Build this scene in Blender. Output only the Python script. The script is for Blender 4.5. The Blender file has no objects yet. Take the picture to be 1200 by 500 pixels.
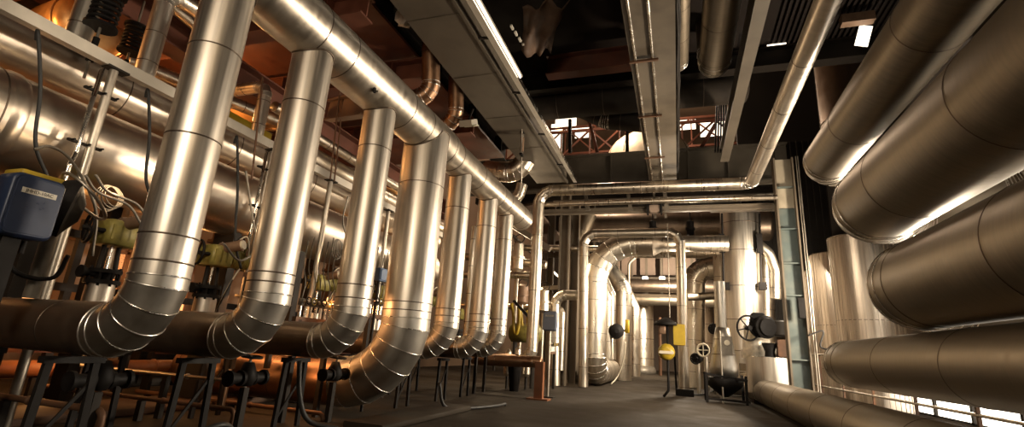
import bpy, math, random
from mathutils import Vector, Matrix
random.seed(7)
V = Vector
SC = bpy.context.scene
COL = SC.collection
PI = math.pi

# ------------------------------------------------------------------ camera
YAW, PITCH, ROLL, FPX, CAMZ = -0.328774, 0.266631, 0.062761, 579.1, 1.3
_cy, _sy, _cp, _sp = math.cos(YAW), math.sin(YAW), math.cos(PITCH), math.sin(PITCH)
FW = V((_sy*_cp, _cy*_cp, _sp)); _r0 = V((_cy, -_sy, 0)); _u0 = _r0.cross(FW)
RT = _r0*math.cos(ROLL) + _u0*math.sin(ROLL); UP = _u0*math.cos(ROLL) - _r0*math.sin(ROLL)
EYE = V((0, 0, CAMZ))
def G(px, Y):
    q = P(px, 430, 'Y', Y); q.z = .02; return q
def P(px, py, ax, val):
    """survey helper: where the sight line through a photo point meets a world plane"""
    d = FW + RT*((px-600)/FPX) - UP*((py-250)/FPX)
    i = 'XYZ'.index(ax)
    return EYE + d*((val-EYE[i])/d[i])

cam = bpy.data.cameras.new('camera'); camo = bpy.data.objects.new('camera', cam); COL.objects.link(camo)
cam.sensor_width = 36; cam.lens = FPX/1200*36; cam.clip_end = 300
M = Matrix((RT, UP, -FW)).transposed().to_4x4(); M.translation = EYE
camo.matrix_world = M
SC.camera = camo

# ------------------------------------------------------------------ materials
MATS = {}
def mat(name, col, metal=0.0, rough=0.5, var=0.12, scale=(3, 3, 3), rvar=0.12, bump=0.0, bscale=None, stain=None, stain_amt=0.5, spec=None):
    m = bpy.data.materials.new(name); m.use_nodes = True; nt = m.node_tree; n = nt.nodes; l = nt.links
    b = n['Principled BSDF']
    b.inputs['Metallic'].default_value = metal
    if spec is not None: b.inputs['Specular IOR Level'].default_value = spec
    tc = n.new('ShaderNodeTexCoord'); mp = n.new('ShaderNodeMapping'); mp.inputs['Scale'].default_value = scale
    l.new(tc.outputs['Object'], mp.inputs['Vector'])
    nz = n.new('ShaderNodeTexNoise'); nz.inputs['Scale'].default_value = 1.0; nz.inputs['Detail'].default_value = 5
    nz.inputs['Roughness'].default_value = 0.6
    l.new(mp.outputs[0], nz.inputs['Vector'])
    mr = n.new('ShaderNodeMapRange'); mr.inputs[1].default_value = .3; mr.inputs[2].default_value = .7
    mr.inputs[3].default_value = 1-var; mr.inputs[4].default_value = 1+var
    l.new(nz.outputs['Fac'], mr.inputs[0])
    mx = n.new('ShaderNodeMix'); mx.data_type = 'RGBA'; mx.blend_type = 'MULTIPLY'; mx.inputs[0].default_value = 1
    mx.inputs[6].default_value = (*col, 1)
    l.new(mr.outputs[0], mx.inputs[7])
    out = mx.outputs[2]
    if stain:
        n2 = n.new('ShaderNodeTexNoise'); n2.inputs['Scale'].default_value = 1.3; n2.inputs['Detail'].default_value = 7
        l.new(tc.outputs['Object'], n2.inputs['Vector'])
        r2 = n.new('ShaderNodeMapRange'); r2.inputs[1].default_value = .48; r2.inputs[2].default_value = .68
        r2.inputs[3].default_value = 0; r2.inputs[4].default_value = stain_amt
        l.new(n2.outputs['Fac'], r2.inputs[0])
        m2 = n.new('ShaderNodeMix'); m2.data_type = 'RGBA'; m2.inputs[7].default_value = (*stain, 1)
        l.new(r2.outputs[0], m2.inputs[0]); l.new(out, m2.inputs[6]); out = m2.outputs[2]
    l.new(out, b.inputs['Base Color'])
    rr = n.new('ShaderNodeMapRange'); rr.inputs[1].default_value = .3; rr.inputs[2].default_value = .7
    rr.inputs[3].default_value = max(.03, rough-rvar); rr.inputs[4].default_value = min(1, rough+rvar)
    l.new(nz.outputs['Fac'], rr.inputs[0]); l.new(rr.outputs[0], b.inputs['Roughness'])
    if bump:
        bn = n.new('ShaderNodeBump'); bn.inputs['Strength'].default_value = bump; bn.inputs['Distance'].default_value = .02
        if bscale:
            mp2 = n.new('ShaderNodeMapping'); mp2.inputs['Scale'].default_value = bscale
            l.new(tc.outputs['Object'], mp2.inputs['Vector'])
            n3 = n.new('ShaderNodeTexNoise'); n3.inputs['Scale'].default_value = 1; n3.inputs['Detail'].default_value = 3
            l.new(mp2.outputs[0], n3.inputs['Vector']); l.new(n3.outputs['Fac'], bn.inputs['Height'])
        else:
            l.new(nz.outputs['Fac'], bn.inputs['Height'])
        l.new(bn.outputs[0], b.inputs['Normal'])
    MATS[name] = m
    return m
def glow(name, col, strength):
    m = bpy.data.materials.new(name); m.use_nodes = True
    b = m.node_tree.nodes['Principled BSDF']
    b.inputs['Base Color'].default_value = (*col, 1)
    b.inputs['Emission Color'].default_value = (*col, 1); b.inputs['Emission Strength'].default_value = strength
    MATS[name] = m
    return m
ALU = (.70, .635, .55)
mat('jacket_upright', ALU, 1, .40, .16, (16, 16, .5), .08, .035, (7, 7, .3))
mat('jacket_long', (.60, .53, .44), 1, .37, .12, (2, 10, 2), .08, .05, (1.2, 5, 1.2))
mat('vessel_clad', (.72, .62, .51), 1, .33, .05, (1.5, 8, 1.5), .02)
mat('wall_far', (.10, .07, .048), 0, .75, .15, (.6, .6, .6))
mat('jacket_cross', (.68, .59, .48), 1, .32, .10, (12, 2, 2), .08, .08, (4, 1.2, 1.2))
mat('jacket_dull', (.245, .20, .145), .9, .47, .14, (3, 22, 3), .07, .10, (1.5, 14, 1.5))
mat('jacket_elbow', (.50, .46, .40), 1, .42, .08, (4, 4, 4), .06, .05)
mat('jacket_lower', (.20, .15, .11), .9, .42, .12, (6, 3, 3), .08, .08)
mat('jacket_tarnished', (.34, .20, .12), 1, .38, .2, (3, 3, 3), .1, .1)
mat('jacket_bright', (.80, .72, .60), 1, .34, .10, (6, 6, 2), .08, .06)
mat('tank_cladding', (.60, .52, .43), 1, .36, .22, (22, 22, .12), .08, .12, (14, 14, .1))
mat('seam_dark', (.16, .12, .09), 1, .5, .1)
mat('seam_bright', (.80, .76, .70), 1, .28, .1)
mat('galvanised', (.115, .092, .066), .2, .6, .12, (2, 2, 2), .08, .08, stain=(.07, .055, .04), stain_amt=.5)
mat('galvanised_light', (.62, .56, .47), .35, .4, .08, (3, 3, 3), .08)
mat('zinc_bright', (.85, .80, .72), 1, .25, .05)
mat('rod_steel', (.46, .41, .34), .9, .4, .12, (8, 8, 2))
mat('dark_steel', (.024, .019, .015), .1, .6, .2, (5, 5, 5), spec=.2)
mat('black_iron', (.013, .011, .010), 0, .6, .2, (8, 8, 8), spec=.15)
mat('rubber', (.016, .015, .014), 0, .55, .1)
mat('column_paint', (.085, .108, .102), .0, .5, .12, (4, 4, 1.2), .1, .05, stain=(.22, .22, .18), stain_amt=.5)
mat('primer_red', (.13, .04, .02), .1, .6, .2, (3, 3, 3), stain=(.09, .04, .025), stain_amt=.6)
mat('rust_steel', (.17, .085, .045), .3, .6, .25, (4, 4, 4), stain=(.07, .04, .025), stain_amt=.7)
mat('beam_dark', (.016, .012, .009), 0, .7, .2, (2, 2, 2), spec=.1)
mat('girder_paint', (.10, .082, .06), .2, .55, .15, (1.5, 1.5, 1.5), stain=(.07, .055, .04), stain_amt=.5)
mat('post_paint', (.16, .125, .088), .2, .5, .15, (3, 3, 1))
mat('orange_paint', (.22, .075, .025), 0, .5, .2, (5, 5, 5))
mat('yellow_paint', (.46, .31, .025), 0, .42, .12, (5, 5, 5))
mat('olive_paint', (.29, .24, .06), .1, .45, .3, (9, 9, 9), stain=(.10, .08, .03), stain_amt=.5)
mat('cast_brown', (.26, .16, .10), .3, .5, .2, (6, 6, 6))
mat('cast_grey', (.24, .21, .17), .5, .5, .2, (6, 6, 6))
mat('navy_paint', (.020, .033, .075), .1, .38, .12, (5, 5, 5))
mat('slate_paint', (.19, .205, .26), .1, .42, .1, (5, 5, 5))
mat('blue_paint', (.10, .16, .28), 0, .4, .1)
mat('label_white', (.72, .66, .55), 0, .5, .04)
mat('ink', (.03, .025, .02), 0, .6, .02)
mat('cream_paint', (.40, .34, .25), 0, .5, .12, (4, 4, 2))
mat('ivory', (.75, .66, .50), 0, .45, .06)
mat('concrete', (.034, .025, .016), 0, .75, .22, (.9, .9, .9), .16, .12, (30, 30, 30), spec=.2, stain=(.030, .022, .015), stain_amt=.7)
mat('plinth', (.085, .045, .025), 0, .75, .2, (2, 2, 2), stain=(.10, .06, .04), stain_amt=.5)
mat('wall_plaster', (.20, .125, .075), 0, .75, .15, (.6, .6, .6))
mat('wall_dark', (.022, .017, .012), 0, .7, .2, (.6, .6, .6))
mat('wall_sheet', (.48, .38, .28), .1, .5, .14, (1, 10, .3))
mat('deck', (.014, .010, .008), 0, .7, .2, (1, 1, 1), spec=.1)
mat('panel_pink', (.24, .17, .125), 0, .6, .1, (2, 2, 2))
mat('wrap', (.50, .41, .30), .2, .6, .25, (4, 4, 4), .1, .4)
mat('white_wrap', (.78, .70, .58), .3, .4, .25, (7, 7, 7), .1, .5)
mat('shaded_lagging', (.030, .023, .017), 0, .7, .25, (3, 3, 3), .1, .2, spec=.2)  # near-black base colour carries the shade overhead
mat('duct_pale', (.17, .135, .095), .2, .55, .15, (2, 2, 2), .08, .06, stain=(.09, .07, .05), stain_amt=.5)
mat('tarp', (.11, .062, .036), 0, .7, .3, (3, 3, 3), .1, .4)
mat('dome_paint', (.74, .62, .45), .1, .5, .1, (2, 2, 2))
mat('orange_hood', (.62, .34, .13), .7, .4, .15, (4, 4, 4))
glow('daylight', (1.0, .90, .75), 5.0)
glow('daylight_high', (1.0, .90, .75), 16.0)
glow('daylight_soft', (1.0, .88, .70), 2.2)
glow('lamp_warm', (1.0, .62, .28), 9.0)
glow('glow_white', (1.0, .88, .70), 4.0)
glow('lit_pane', (1.0, .46, .16), 1.5)

# ------------------------------------------------------------------ mesh builder
def perp(d):
    d = d.normalized()
    a = V((0, 0, 1)) if abs(d.z) < .9 else V((0, 1, 0))
    u = a.cross(d).normalized(); return u, d.cross(u).normalized()
class MB:
    def __init__(s): s.v = []; s.f = []; s.mi = []; s.sm = []; s.mats = []
    def mid(s, m):
        if m not in s.mats: s.mats.append(m)
        return s.mats.index(m)
    def face(s, idx, m, smooth=False): s.f.append(idx); s.mi.append(m); s.sm.append(smooth)
    def box(s, c, size, m, rot=None):
        k = s.mid(m); b = len(s.v); hx, hy, hz = size[0]/2, size[1]/2, size[2]/2
        for z in (-hz, hz):
            for x, y in ((-hx, -hy), (hx, -hy), (hx, hy), (-hx, hy)):
                p = V((x, y, z))
                if rot: p = rot @ p
                s.v.append(V(c)+p)
        for q in ((3, 2, 1, 0), (4, 5, 6, 7), (0, 1, 5, 4), (1, 2, 6, 5), (2, 3, 7, 6), (3, 0, 4, 7)):
            s.face([b+i for i in q], k)
        return s
    def rbox(s, c, size, m, r=.03, n=4, axis=1):
        """box with four rounded edges running along an axis"""
        k = s.mid(m); a, bb = [i for i in range(3) if i != axis]
        ring = []
        ha, hb, hd = size[a]/2-r, size[bb]/2-r, size[axis]/2
        for q, (sa, sb) in enumerate(((1, 1), (-1, 1), (-1, -1), (1, -1))):
            for i in range(n+1):
                t = (q+i/n)*PI/2
                ring.append((sa*ha+r*math.cos(t), sb*hb+r*math.sin(t)))
        b = len(s.v); N = len(ring)
        prof = [(-hd, 1-.25*r/max(ha, hb, .01)), (-hd+.3*r, 1), (hd-.3*r, 1), (hd, 1-.25*r/max(ha, hb, .01))]
        for d, sc in prof:
            for x, y in ring:
                p = [0, 0, 0]; p[a] = x*sc; p[bb] = y*sc; p[axis] = d; s.v.append(V(c)+V(p))
        for j in range(3):
            for i in range(N):
                i2 = (i+1) % N
                s.face([b+j*N+i, b+j*N+i2, b+(j+1)*N+i2, b+(j+1)*N+i], k, True)
        s.face([b+i for i in range(N)][::-1], k); s.face([b+3*N+i for i in range(N)], k)
        return s
    def bar(s, p0, p1, w, h, m, up=V((0, 0, 1))):
        p0, p1 = V(p0), V(p1); d = (p1-p0).normalized()
        if abs(d.dot(up)) > .98: up = V((0, 1, 0))
        x = d.cross(up).normalized(); z = x.cross(d).normalized()
        R = Matrix((x, d, z)).transposed()
        return s.box((p0+p1)/2, (w, (p1-p0).length, h), m, R)
    def loft(s, rings, m, smooth=True, cap0=False, cap1=False):
        k = s.mid(m); b = len(s.v); N = len(rings[0])
        for r in rings: s.v.extend(r)
        for j in range(len(rings)-1):
            for i in range(N):
                i2 = (i+1) % N
                s.face([b+j*N+i, b+j*N+i2, b+(j+1)*N+i2, b+(j+1)*N+i], k, smooth)
        if cap0: s.face([b+i for i in range(N)][::-1], k)
        if cap1: s.face([b+(len(rings)-1)*N+i for i in range(N)], k)
        return s
    def lathe(s, o, d, prof, m, n=24, cap0=True, cap1=True):
        """profile [(distance along d, radius)]"""
        o, d = V(o), V(d).normalized(); u, w = perp(d)
        rings = [[o+d*t+(u*math.cos(2*PI*i/n)+w*math.sin(2*PI*i/n))*r for i in range(n)] for t, r in prof]
        return s.loft(rings, m, True, cap0, cap1)
    def hard(s, o, d, prof, m, n=24):
        """lathe with creased steps"""
        for a, b in zip(prof, prof[1:]):
            if (a[0], a[1]) != (b[0], b[1]): s.lathe(o, d, [a, b], m, n, False, False)
        o, d = V(o), V(d).normalized()
        s.lathe(o, d, [prof[0], (prof[0][0], .0005)], m, n, False, False); s.lathe(o, d, [prof[-1], (prof[-1][0], .0005)], m, n, False, False)
        return s
    def cyl(s, p0, p1, r, m, n=16, r1=None):
        p0, p1 = V(p0), V(p1); L = (p1-p0).length
        return s.hard(p0, p1-p0, [(0, r), (L, r if r1 is None else r1)], m, n)
    def shell(s, p0, p1, r, m, n=32):
        p0, p1 = V(p0), V(p1)
        return s.lathe(p0, p1-p0, [(0, r), ((p1-p0).length, r)], m, n, False, False)
    def dish(s, p, d, r, m, n=32, depth=.35, wall=True):
        prof = [(depth*r*math.sin(t*PI/2/8), max(r*math.cos(t*PI/2/8), .001)) for t in range(9)]
        return s.lathe(p, d, prof, m, n, False, False)
    def band(s, p, d, R, m, w=.014, e=.006, n=32):
        return s.lathe(V(p)-V(d).normalized()*w, d, [(0, R-.002), (w*.5, R+e), (w*1.5, R+e), (2*w, R-.002)], m, n, False, False)
    def torus(s, c, ax, R, r, m, n=24, k=8):
        c = V(c); u, w = perp(V(ax)); a = V(ax).normalized()
        rings = []
        for i in range(n+1):
            t = 2*PI*i/n; q = u*math.cos(t)+w*math.sin(t)
            rings.append([c+q*R+(q*math.cos(2*PI*j/k)+a*math.sin(2*PI*j/k))*r for j in range(k)])
        return s.loft(rings, m)
    def tube(s, pts, r, m, n=8, caps=True):
        pts = [V(p) for p in pts]; u = None; rings = []
        for i, p in enumerate(pts):
            d = (pts[min(i+1, len(pts)-1)]-pts[max(i-1, 0)]).normalized()
            if u is None: u, w = perp(d)
            else:
                u = (u-d*u.dot(d)).normalized(); w = d.cross(u)
            rings.append([p+(u*math.cos(2*PI*j/n)+w*math.sin(2*PI*j/n))*r for j in range(n)])
        return s.loft(rings, m, True, caps, caps)
    def mitre(s, poly, R, m, n=32, bead=None, be=.007, beads=None):
        """mitred segments along a polyline, a raised bead on each joint"""
        poly = [V(p) for p in poly]; K = len(poly)
        dirs = [(poly[i+1]-poly[i]).normalized() for i in range(K-1)]
        nrm = [dirs[0]]+[(dirs[i-1]+dirs[i]).normalized() for i in range(1, K-1)]+[dirs[-1]]
        u, w = perp(dirs[0]); joints = []
        for i in range(K-1):
            d = dirs[i]; u = (u-d*u.dot(d)).normalized(); w = d.cross(u)
            rr = []
            for q, nn in ((poly[i], nrm[i]), (poly[i+1], nrm[i+1])):
                ring = []
                for j in range(n):
                    o = (u*math.cos(2*PI*j/n)+w*math.sin(2*PI*j/n))*R
                    ring.append(q+o-d*(o.dot(nn)/d.dot(nn)))
                rr.append(ring)
            s.loft(rr, m)
            joints.append((poly[i], rr[0]))
            if i == K-2: joints.append((poly[-1], rr[1]))
        if bead:
            for i in (beads if beads is not None else range(len(joints))):
                c, ring = joints[i]; nn = nrm[i]
                prof = []
                for a, e in ((-1, -.1), (-.55, 1), (.55, 1), (1, -.1)):
                    prof.append([p+(p-c).normalized()*be*e+nn*be*1.25*a for p in ring])
                s.loft(prof, bead)
        return s
    def spring(s, p0, p1, R, r, turns, m):
        p0, p1 = V(p0), V(p1); d = p1-p0; u, w = perp(d); N = int(turns*12)
        return s.tube([p0+d*(i/N)+(u*math.cos(2*PI*i/12)+w*math.sin(2*PI*i/12))*R for i in range(N+1)], r, m, 6)
    def build(s, name, parent=None, org=None):
        me = bpy.data.meshes.new(name)
        o0 = V(ORG[parent.name]) if parent is not None else (V(org) if org is not None else V((0, 0, 0)))
        me.from_pydata([v-o0 for v in s.v], [], s.f)
        for m in s.mats: me.materials.append(MATS[m])
        me.polygons.foreach_set('material_index', s.mi); me.polygons.foreach_set('use_smooth', s.sm)
        me.validate(); me.update()
        ob = bpy.data.objects.new(name, me); COL.objects.link(ob); ORG[ob.name] = tuple(o0)
        if parent is not None: ob.parent = parent
        else: ob.location = o0
        return ob
ORG = {}
def thing(name, label, cat, loc, group=None):
    o = bpy.data.objects.new(name, None); COL.objects.link(o); o.empty_display_size = .2
    o.location = V(loc); ORG[o.name] = tuple(loc); o['label'] = label; o['category'] = cat
    if group: o['group'] = group
    return o
def tag(o, label, cat, group=None, kind=None):
    o['label'] = label; o['category'] = cat
    if group: o['group'] = group
    if kind: o['kind'] = kind
    return o
def struct(name, mb, label, cat, org=None):
    o = mb.build(name, None, org); o['kind'] = 'structure'; o['label'] = label; o['category'] = cat; return o
def copy_tree(o, loc, label, parent=None):
    c = o.copy(); COL.objects.link(c)
    if parent is None:
        c.location = V(loc); c['label'] = label
    else: c.parent = parent
    for ch in o.children: copy_tree(ch, None, None, c)
    return c
def spline(pts, n=8):
    pts = [V(p) for p in pts]; q = [pts[0]*2-pts[1]]+pts+[pts[-1]*2-pts[-2]]; out = []
    for i in range(1, len(q)-2):
        a, b, c, d = q[i-1], q[i], q[i+1], q[i+2]
        for j in range(n):
            t = j/n
            out.append(.5*((2*b)+(c-a)*t+(2*a-5*b+4*c-d)*t*t+(3*b-a-3*c+d)*t**3))
    return out+[pts[-1]]
def rounded(pts, r, n=6):
    """polyline with filleted corners"""
    pts = [V(p) for p in pts]; out = [pts[0]]
    for i in range(1, len(pts)-1):
        a, b, c = pts[i-1], pts[i], pts[i+1]; d0 = (b-a).normalized(); d1 = (c-b).normalized()
        th = d0.angle(d1); t = r*math.tan(th/2)
        p0 = b-d0*t; p1 = b+d1*t; cen = b+(d1-d0).normalized()*(r/math.cos(th/2))
        for j in range(n+1):
            k = j/n; q = (p0-cen).lerp(p1-cen, k).normalized()*r if th > .01 else p0-cen
            out.append(cen+q)
    return out+[pts[-1]]

def pipe(name, label, cat, pts, R, br, mats, seams=1.2, k=4, group=None, names=None, caps=('', ''), n=32, bead='seam_bright', seam='seam_dark', loc=None, first=.5, be=.007, extra=0):
    """insulated pipe: straights with jacket seams, mitred elbows; every straight and elbow is a part"""
    pts = [V(p) for p in pts]
    th = thing(name, label, cat, loc if loc is not None else min(pts, key=lambda p: p.z), group)
    if not isinstance(mats, (list, tuple)): mats = [mats]
    if not isinstance(br, (list, tuple)): br = [br]*(len(pts)-2)
    start = pts[0]
    for i in range(len(pts)-1):
        m = mats[min(i, len(mats)-1)]
        end = pts[i+1]; elbow = None
        if i < len(pts)-2:
            d0 = (pts[i+1]-pts[i]).normalized(); d1 = (pts[i+2]-pts[i+1]).normalized(); ang = d0.angle(d1)
            t = br[i]*math.tan(ang/2); a = pts[i+1]-d0*t; b = pts[i+1]+d1*t
            cen = pts[i+1]+(d1-d0).normalized()*(br[i]/math.cos(ang/2))
            poly = [a]
            ax = d0.cross(d1).normalized(); rr = br[i]/math.cos(ang/2/k)
            for j in range(k):
                rot = Matrix.Rotation(ang*(j+.5)/k, 3, ax); poly.append(cen+rot @ ((a-cen).normalized()*rr))
            poly.append(b); elbow = poly; end = a
        mb = MB(); L = (end-start).length; d = (end-start).normalized()
        if L > .02:
            mb.shell(start, end, R, m, n)
            s_ = seams*first if i == 0 else seams*.6
            while s_ < L-.1:
                mb.band(start+d*s_, d, R, seam, .010, .005, n); s_ += seams
            if i == 0 and caps[0]:
                if caps[0] == 'dish': mb.dish(start, -d, R, m, n)
                else: mb.lathe(start, -d, [(0, R), (.004, R*.98), (.006, .001)], m, n, False, False)
            if i == len(pts)-2 and caps[1]:
                if caps[1] == 'dish': mb.dish(end, d, R, m, n)
                else: mb.lathe(end, d, [(0, R), (.004, R*.98), (.006, .001)], m, n, False, False)
            nm = names[i] if names else 'straight_run'
            mb.build(nm, th)
        if elbow:
            MB().mitre(elbow, R*1.004+extra, 'jacket_elbow' if m.startswith('jacket_u') else m, n, bead, be).build('elbow', th)
            start = elbow[-1]
    return th

# ================================================================== SETTING
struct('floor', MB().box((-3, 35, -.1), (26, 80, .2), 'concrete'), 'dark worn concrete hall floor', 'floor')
WX = 7.6
mb = MB()
# right wall: sheet cladding with two long glazed strips
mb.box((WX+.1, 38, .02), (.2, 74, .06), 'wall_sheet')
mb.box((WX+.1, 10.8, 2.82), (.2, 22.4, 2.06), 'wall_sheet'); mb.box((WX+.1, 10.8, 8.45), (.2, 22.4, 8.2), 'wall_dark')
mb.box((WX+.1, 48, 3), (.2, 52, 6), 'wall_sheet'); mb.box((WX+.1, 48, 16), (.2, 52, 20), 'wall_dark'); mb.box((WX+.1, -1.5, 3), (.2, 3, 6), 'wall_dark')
for i in range(150):
    mb.box((WX-.01, 22.2+i*.22, 3), (.05, .07, 6), 'wall_sheet')
struct('wall_right', mb, 'sheet clad wall behind the right hand pipes', 'wall')
nw = 0
def window_strip(y0, y1, z0, z1, step, m):
    global nw
    y = y0
    while y < y1-.1:
        nw += 1; g = MB().box((WX+.06, y+step/2, (z0+z1)/2), (.02, step, z1-z0), m)
        o = struct('window_%d' % nw, g, 'translucent daylight pane in the sheet wall', 'window')
        f = MB()
        for yy in (y+.03, y+step-.03): f.box((WX, yy, (z0+z1)/2), (.08, .06, z1-z0), 'dark_steel')
        for zz in (z0+.03, z1-.03): f.box((WX, y+step/2, zz), (.08, step, .06), 'dark_steel')
        f.build('window_frame', o)
        y += step
window_strip(0, 22, .05, 1.8, 2.2, 'daylight')
window_strip(0, 22, 3.85, 4.35, 2.2, 'daylight_high')
struct('wall_left', MB().box((-14.1, 35, 13), (.2, 80, 26), 'wall_plaster'), 'plastered wall behind the horizontal vessels', 'wall')
struct('wall_rear', MB().box((-3, 58.1, 13), (26, .2, 26), 'wall_far'), 'far end wall of the hall', 'wall')
mb = MB()
mb.box((-3, -5.1, 8), (26, .2, 16), 'wall_dark')
struct('wall_front', mb, 'dark wall behind the viewpoint', 'wall')
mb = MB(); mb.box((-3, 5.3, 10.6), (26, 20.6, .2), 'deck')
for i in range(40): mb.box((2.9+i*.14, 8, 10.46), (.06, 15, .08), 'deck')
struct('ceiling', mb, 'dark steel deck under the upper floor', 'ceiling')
struct('ceiling_high', MB().box((-3, 46, 26), (26, 60, .2), 'wall_plaster'), 'high roof over the far half of the hall', 'ceiling')
mb = MB(); mb.box((5.55, 28.4, 11), (4.1, .3, 16.4), 'wall_dark')
for i in range(12): mb.box((4.3+i*.3, 28.22, 8), (.06, .06, 10.2), 'wall_dark')
struct('wall_partition', mb, 'dark sheet partition above the clad tanks', 'wall')

# ================================================================== LEFT: header and risers
HX, HZ = -4.6, 5.28
th = thing('header_pipe', 'thick aluminium-clad header pipe running overhead along the row of risers', 'pipe', (HX, 1, HZ-.4))
mb = MB(); mb.shell((HX, .6, HZ), (HX, 8.7, HZ), .40, 'jacket_long', 48)
for y in (2.2, 4.55, 5.15, 6.85, 7.55, 8.6): mb.band((HX, y, HZ), (0, 1, 0), .40, 'seam_dark', .010, .006, 48)
mb.build('wide_run', th)
MB().lathe((HX, 8.7, HZ), (0, 1, 0), [(0, .40), (.35, .355)], 'jacket_long', 48, False, False).build('reducer', th)
mb = MB(); mb.shell((HX, 9.05, HZ), (HX, 14.5, HZ), .355, 'jacket_long', 48)
for y in (9.1, 10.4, 11.9, 12.5, 13.7, 14.3): mb.band((HX, y, HZ), (0, 1, 0), .355, 'seam_dark', .010, .006, 48)
mb.build('narrow_run', th)
MB().dish((HX, 14.5, HZ), (0, 1, 0), .355, 'jacket_long', 48, .3).build('end_cap', th)
mb = MB(); mb.box((HX+.29, 5.75, HZ-.29), (.03, .05, .09), 'black_iron'); mb.box((HX+.31, 5.78, HZ-.31), (.05, .02, .03), 'zinc_bright')
mb.build('latch', th)

RY = [3.38, 4.73, 6.38, 8.0, 9.68, 11.5, 12.95]
RR = [.25, .262, .258, .43, .262, .252, .22]
RL = ['aluminium-clad riser pipe nearest the navy control box, first of the row',
      'aluminium-clad riser pipe second in the row from the navy control box',
      'aluminium-clad riser pipe just before the fattest one, third in the row',
      'fattest aluminium-clad riser, sweeping into a copper-lit pipe near the floor',
      'slim aluminium-clad riser standing directly behind the fattest riser',
      'slim aluminium-clad riser last but one before the end of the header',
      'slimmest aluminium-clad riser under the capped end of the header']
ZR = 1.25
for i, (y, R) in enumerate(zip(RY, RR)):
    big = i == 3
    zb = .56 if big else ZR
    hr = .40 if i < 4 else .355
    top = HZ-math.sqrt(max(hr*hr-R*R, 0))*0.55
    br = 1.15 if big else .50
    xe = -9.4 if big else -10.6
    pts = [(HX, y, top), (HX, y, zb), (xe, y, zb)]
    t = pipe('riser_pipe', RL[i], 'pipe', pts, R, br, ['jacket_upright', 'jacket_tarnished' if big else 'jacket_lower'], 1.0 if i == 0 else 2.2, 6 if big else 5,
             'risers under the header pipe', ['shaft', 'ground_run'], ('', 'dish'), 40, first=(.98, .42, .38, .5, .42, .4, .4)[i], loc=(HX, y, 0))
    mb = MB()
    mb.band((HX, y, zb+br+.13), (0, 0, 1), R, 'seam_dark', .010, .006, 40)
    mb.build('collar', t)
    # saddle weld at the header
    mb = MB(); ring = []
    for j in range(41):
        a = 2*PI*j/40; x = HX+(R+.004)*math.cos(a); yy = y+(R+.004)*math.sin(a)
        dx = min(abs(x-HX), hr); ring.append(V((x, yy, HZ-math.sqrt(max(hr*hr-dx*dx, 0))-.004)))
    mb.tube(ring, .012, 'seam_dark', 6, False); mb.build('saddle_seam', t)

# trestles carrying the ground runs
TL = ['first', 'second', 'third', 'fourth', 'fifth', 'sixth']
k = 0
TB = ['under the riser nearest the navy box', 'under the second riser from the navy box', 'under the riser before the fattest one',
      'under the slim riser behind the fattest one', 'under the last riser but one', 'under the slimmest riser']
for i in (0, 1, 2, 4, 5, 6):
    y, R = RY[i], RR[i]
    for fx, wh in ((-5.45, 'in front'), (-7.0, 'further back')):
        t = thing('pipe_trestle', 'dark trestle %s, %s' % (TB[k], 'by the elbow' if fx > -6 else 'set further back'), 'pipe support', (fx, y, 0), 'trestles under the ground runs')
        for s in (-1, 1):
            MB().bar((fx, y+s*.24, 0), (fx, y+s*.20, ZR-R-.04), .065, .05, 'black_iron', V((1, 0, 0))).build('leg', t)
        MB().box((fx, y, ZR-R-.05), (.10, .52, .06), 'black_iron').build('cross_beam', t)
        MB().bar((fx, y-.23, .12), (fx, y+.21, .75), .035, .02, 'black_iron', V((1, 0, 0))).build('brace', t)
    k += 1

# ================================================================== LEFT: vessels and the rail in front
th = thing('horizontal_vessel', 'large aluminium-clad horizontal vessel, the lower and nearer of the two', 'vessel', (-8.2, 0, 3.07))
mb = MB(); mb.shell((-8.2, 1.0, 3.71), (-8.2, 15, 3.71), .64, 'vessel_clad', 56)
for y in (3.2, 5.6, 8.0, 10.4, 12.8): mb.band((-8.2, y, 3.71), (0, 1, 0), .64, 'seam_dark', .012, .007, 56)
mb.build('shell', th)
MB().dish((-8.2, 15, 3.71), (0, 1, 0), .64, 'vessel_clad', 56).build('end_cap', th)
MB().band((-8.2, 3.35, 3.71), (0, 1, 0), .64, 'vessel_clad', .09, .02, 56).build('girth_band', th)
for y in (4.06, 7.15, 8.95, 12.25):
    MB().box((-8.2, y, 1.62), (.5, .16, 3.0), 'dark_steel').build('saddle_leg', th)
th = thing('horizontal_vessel', 'slimmer aluminium-clad horizontal vessel lying above and behind the large one', 'vessel', (-8.62, 0, 4.45))
mb = MB(); mb.shell((-8.62, 1.0, 4.92), (-8.62, 16, 4.92), .47, 'vessel_clad', 48)
for y in (2.6, 4.8, 7.0, 9.2, 11.4, 13.6): mb.band((-8.62, y, 4.92), (0, 1, 0), .47, 'seam_dark', .012, .007, 48)
mb.build('shell', th)
MB().dish((-8.62, 16, 4.92), (0, 1, 0), .47, 'vessel_clad', 48).build('end_cap', th)
for y in (5.55, 10.6): MB().box((-9.05, y, 2.3), (.3, .16, 4.36), 'dark_steel').build('saddle_leg', th)

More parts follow.
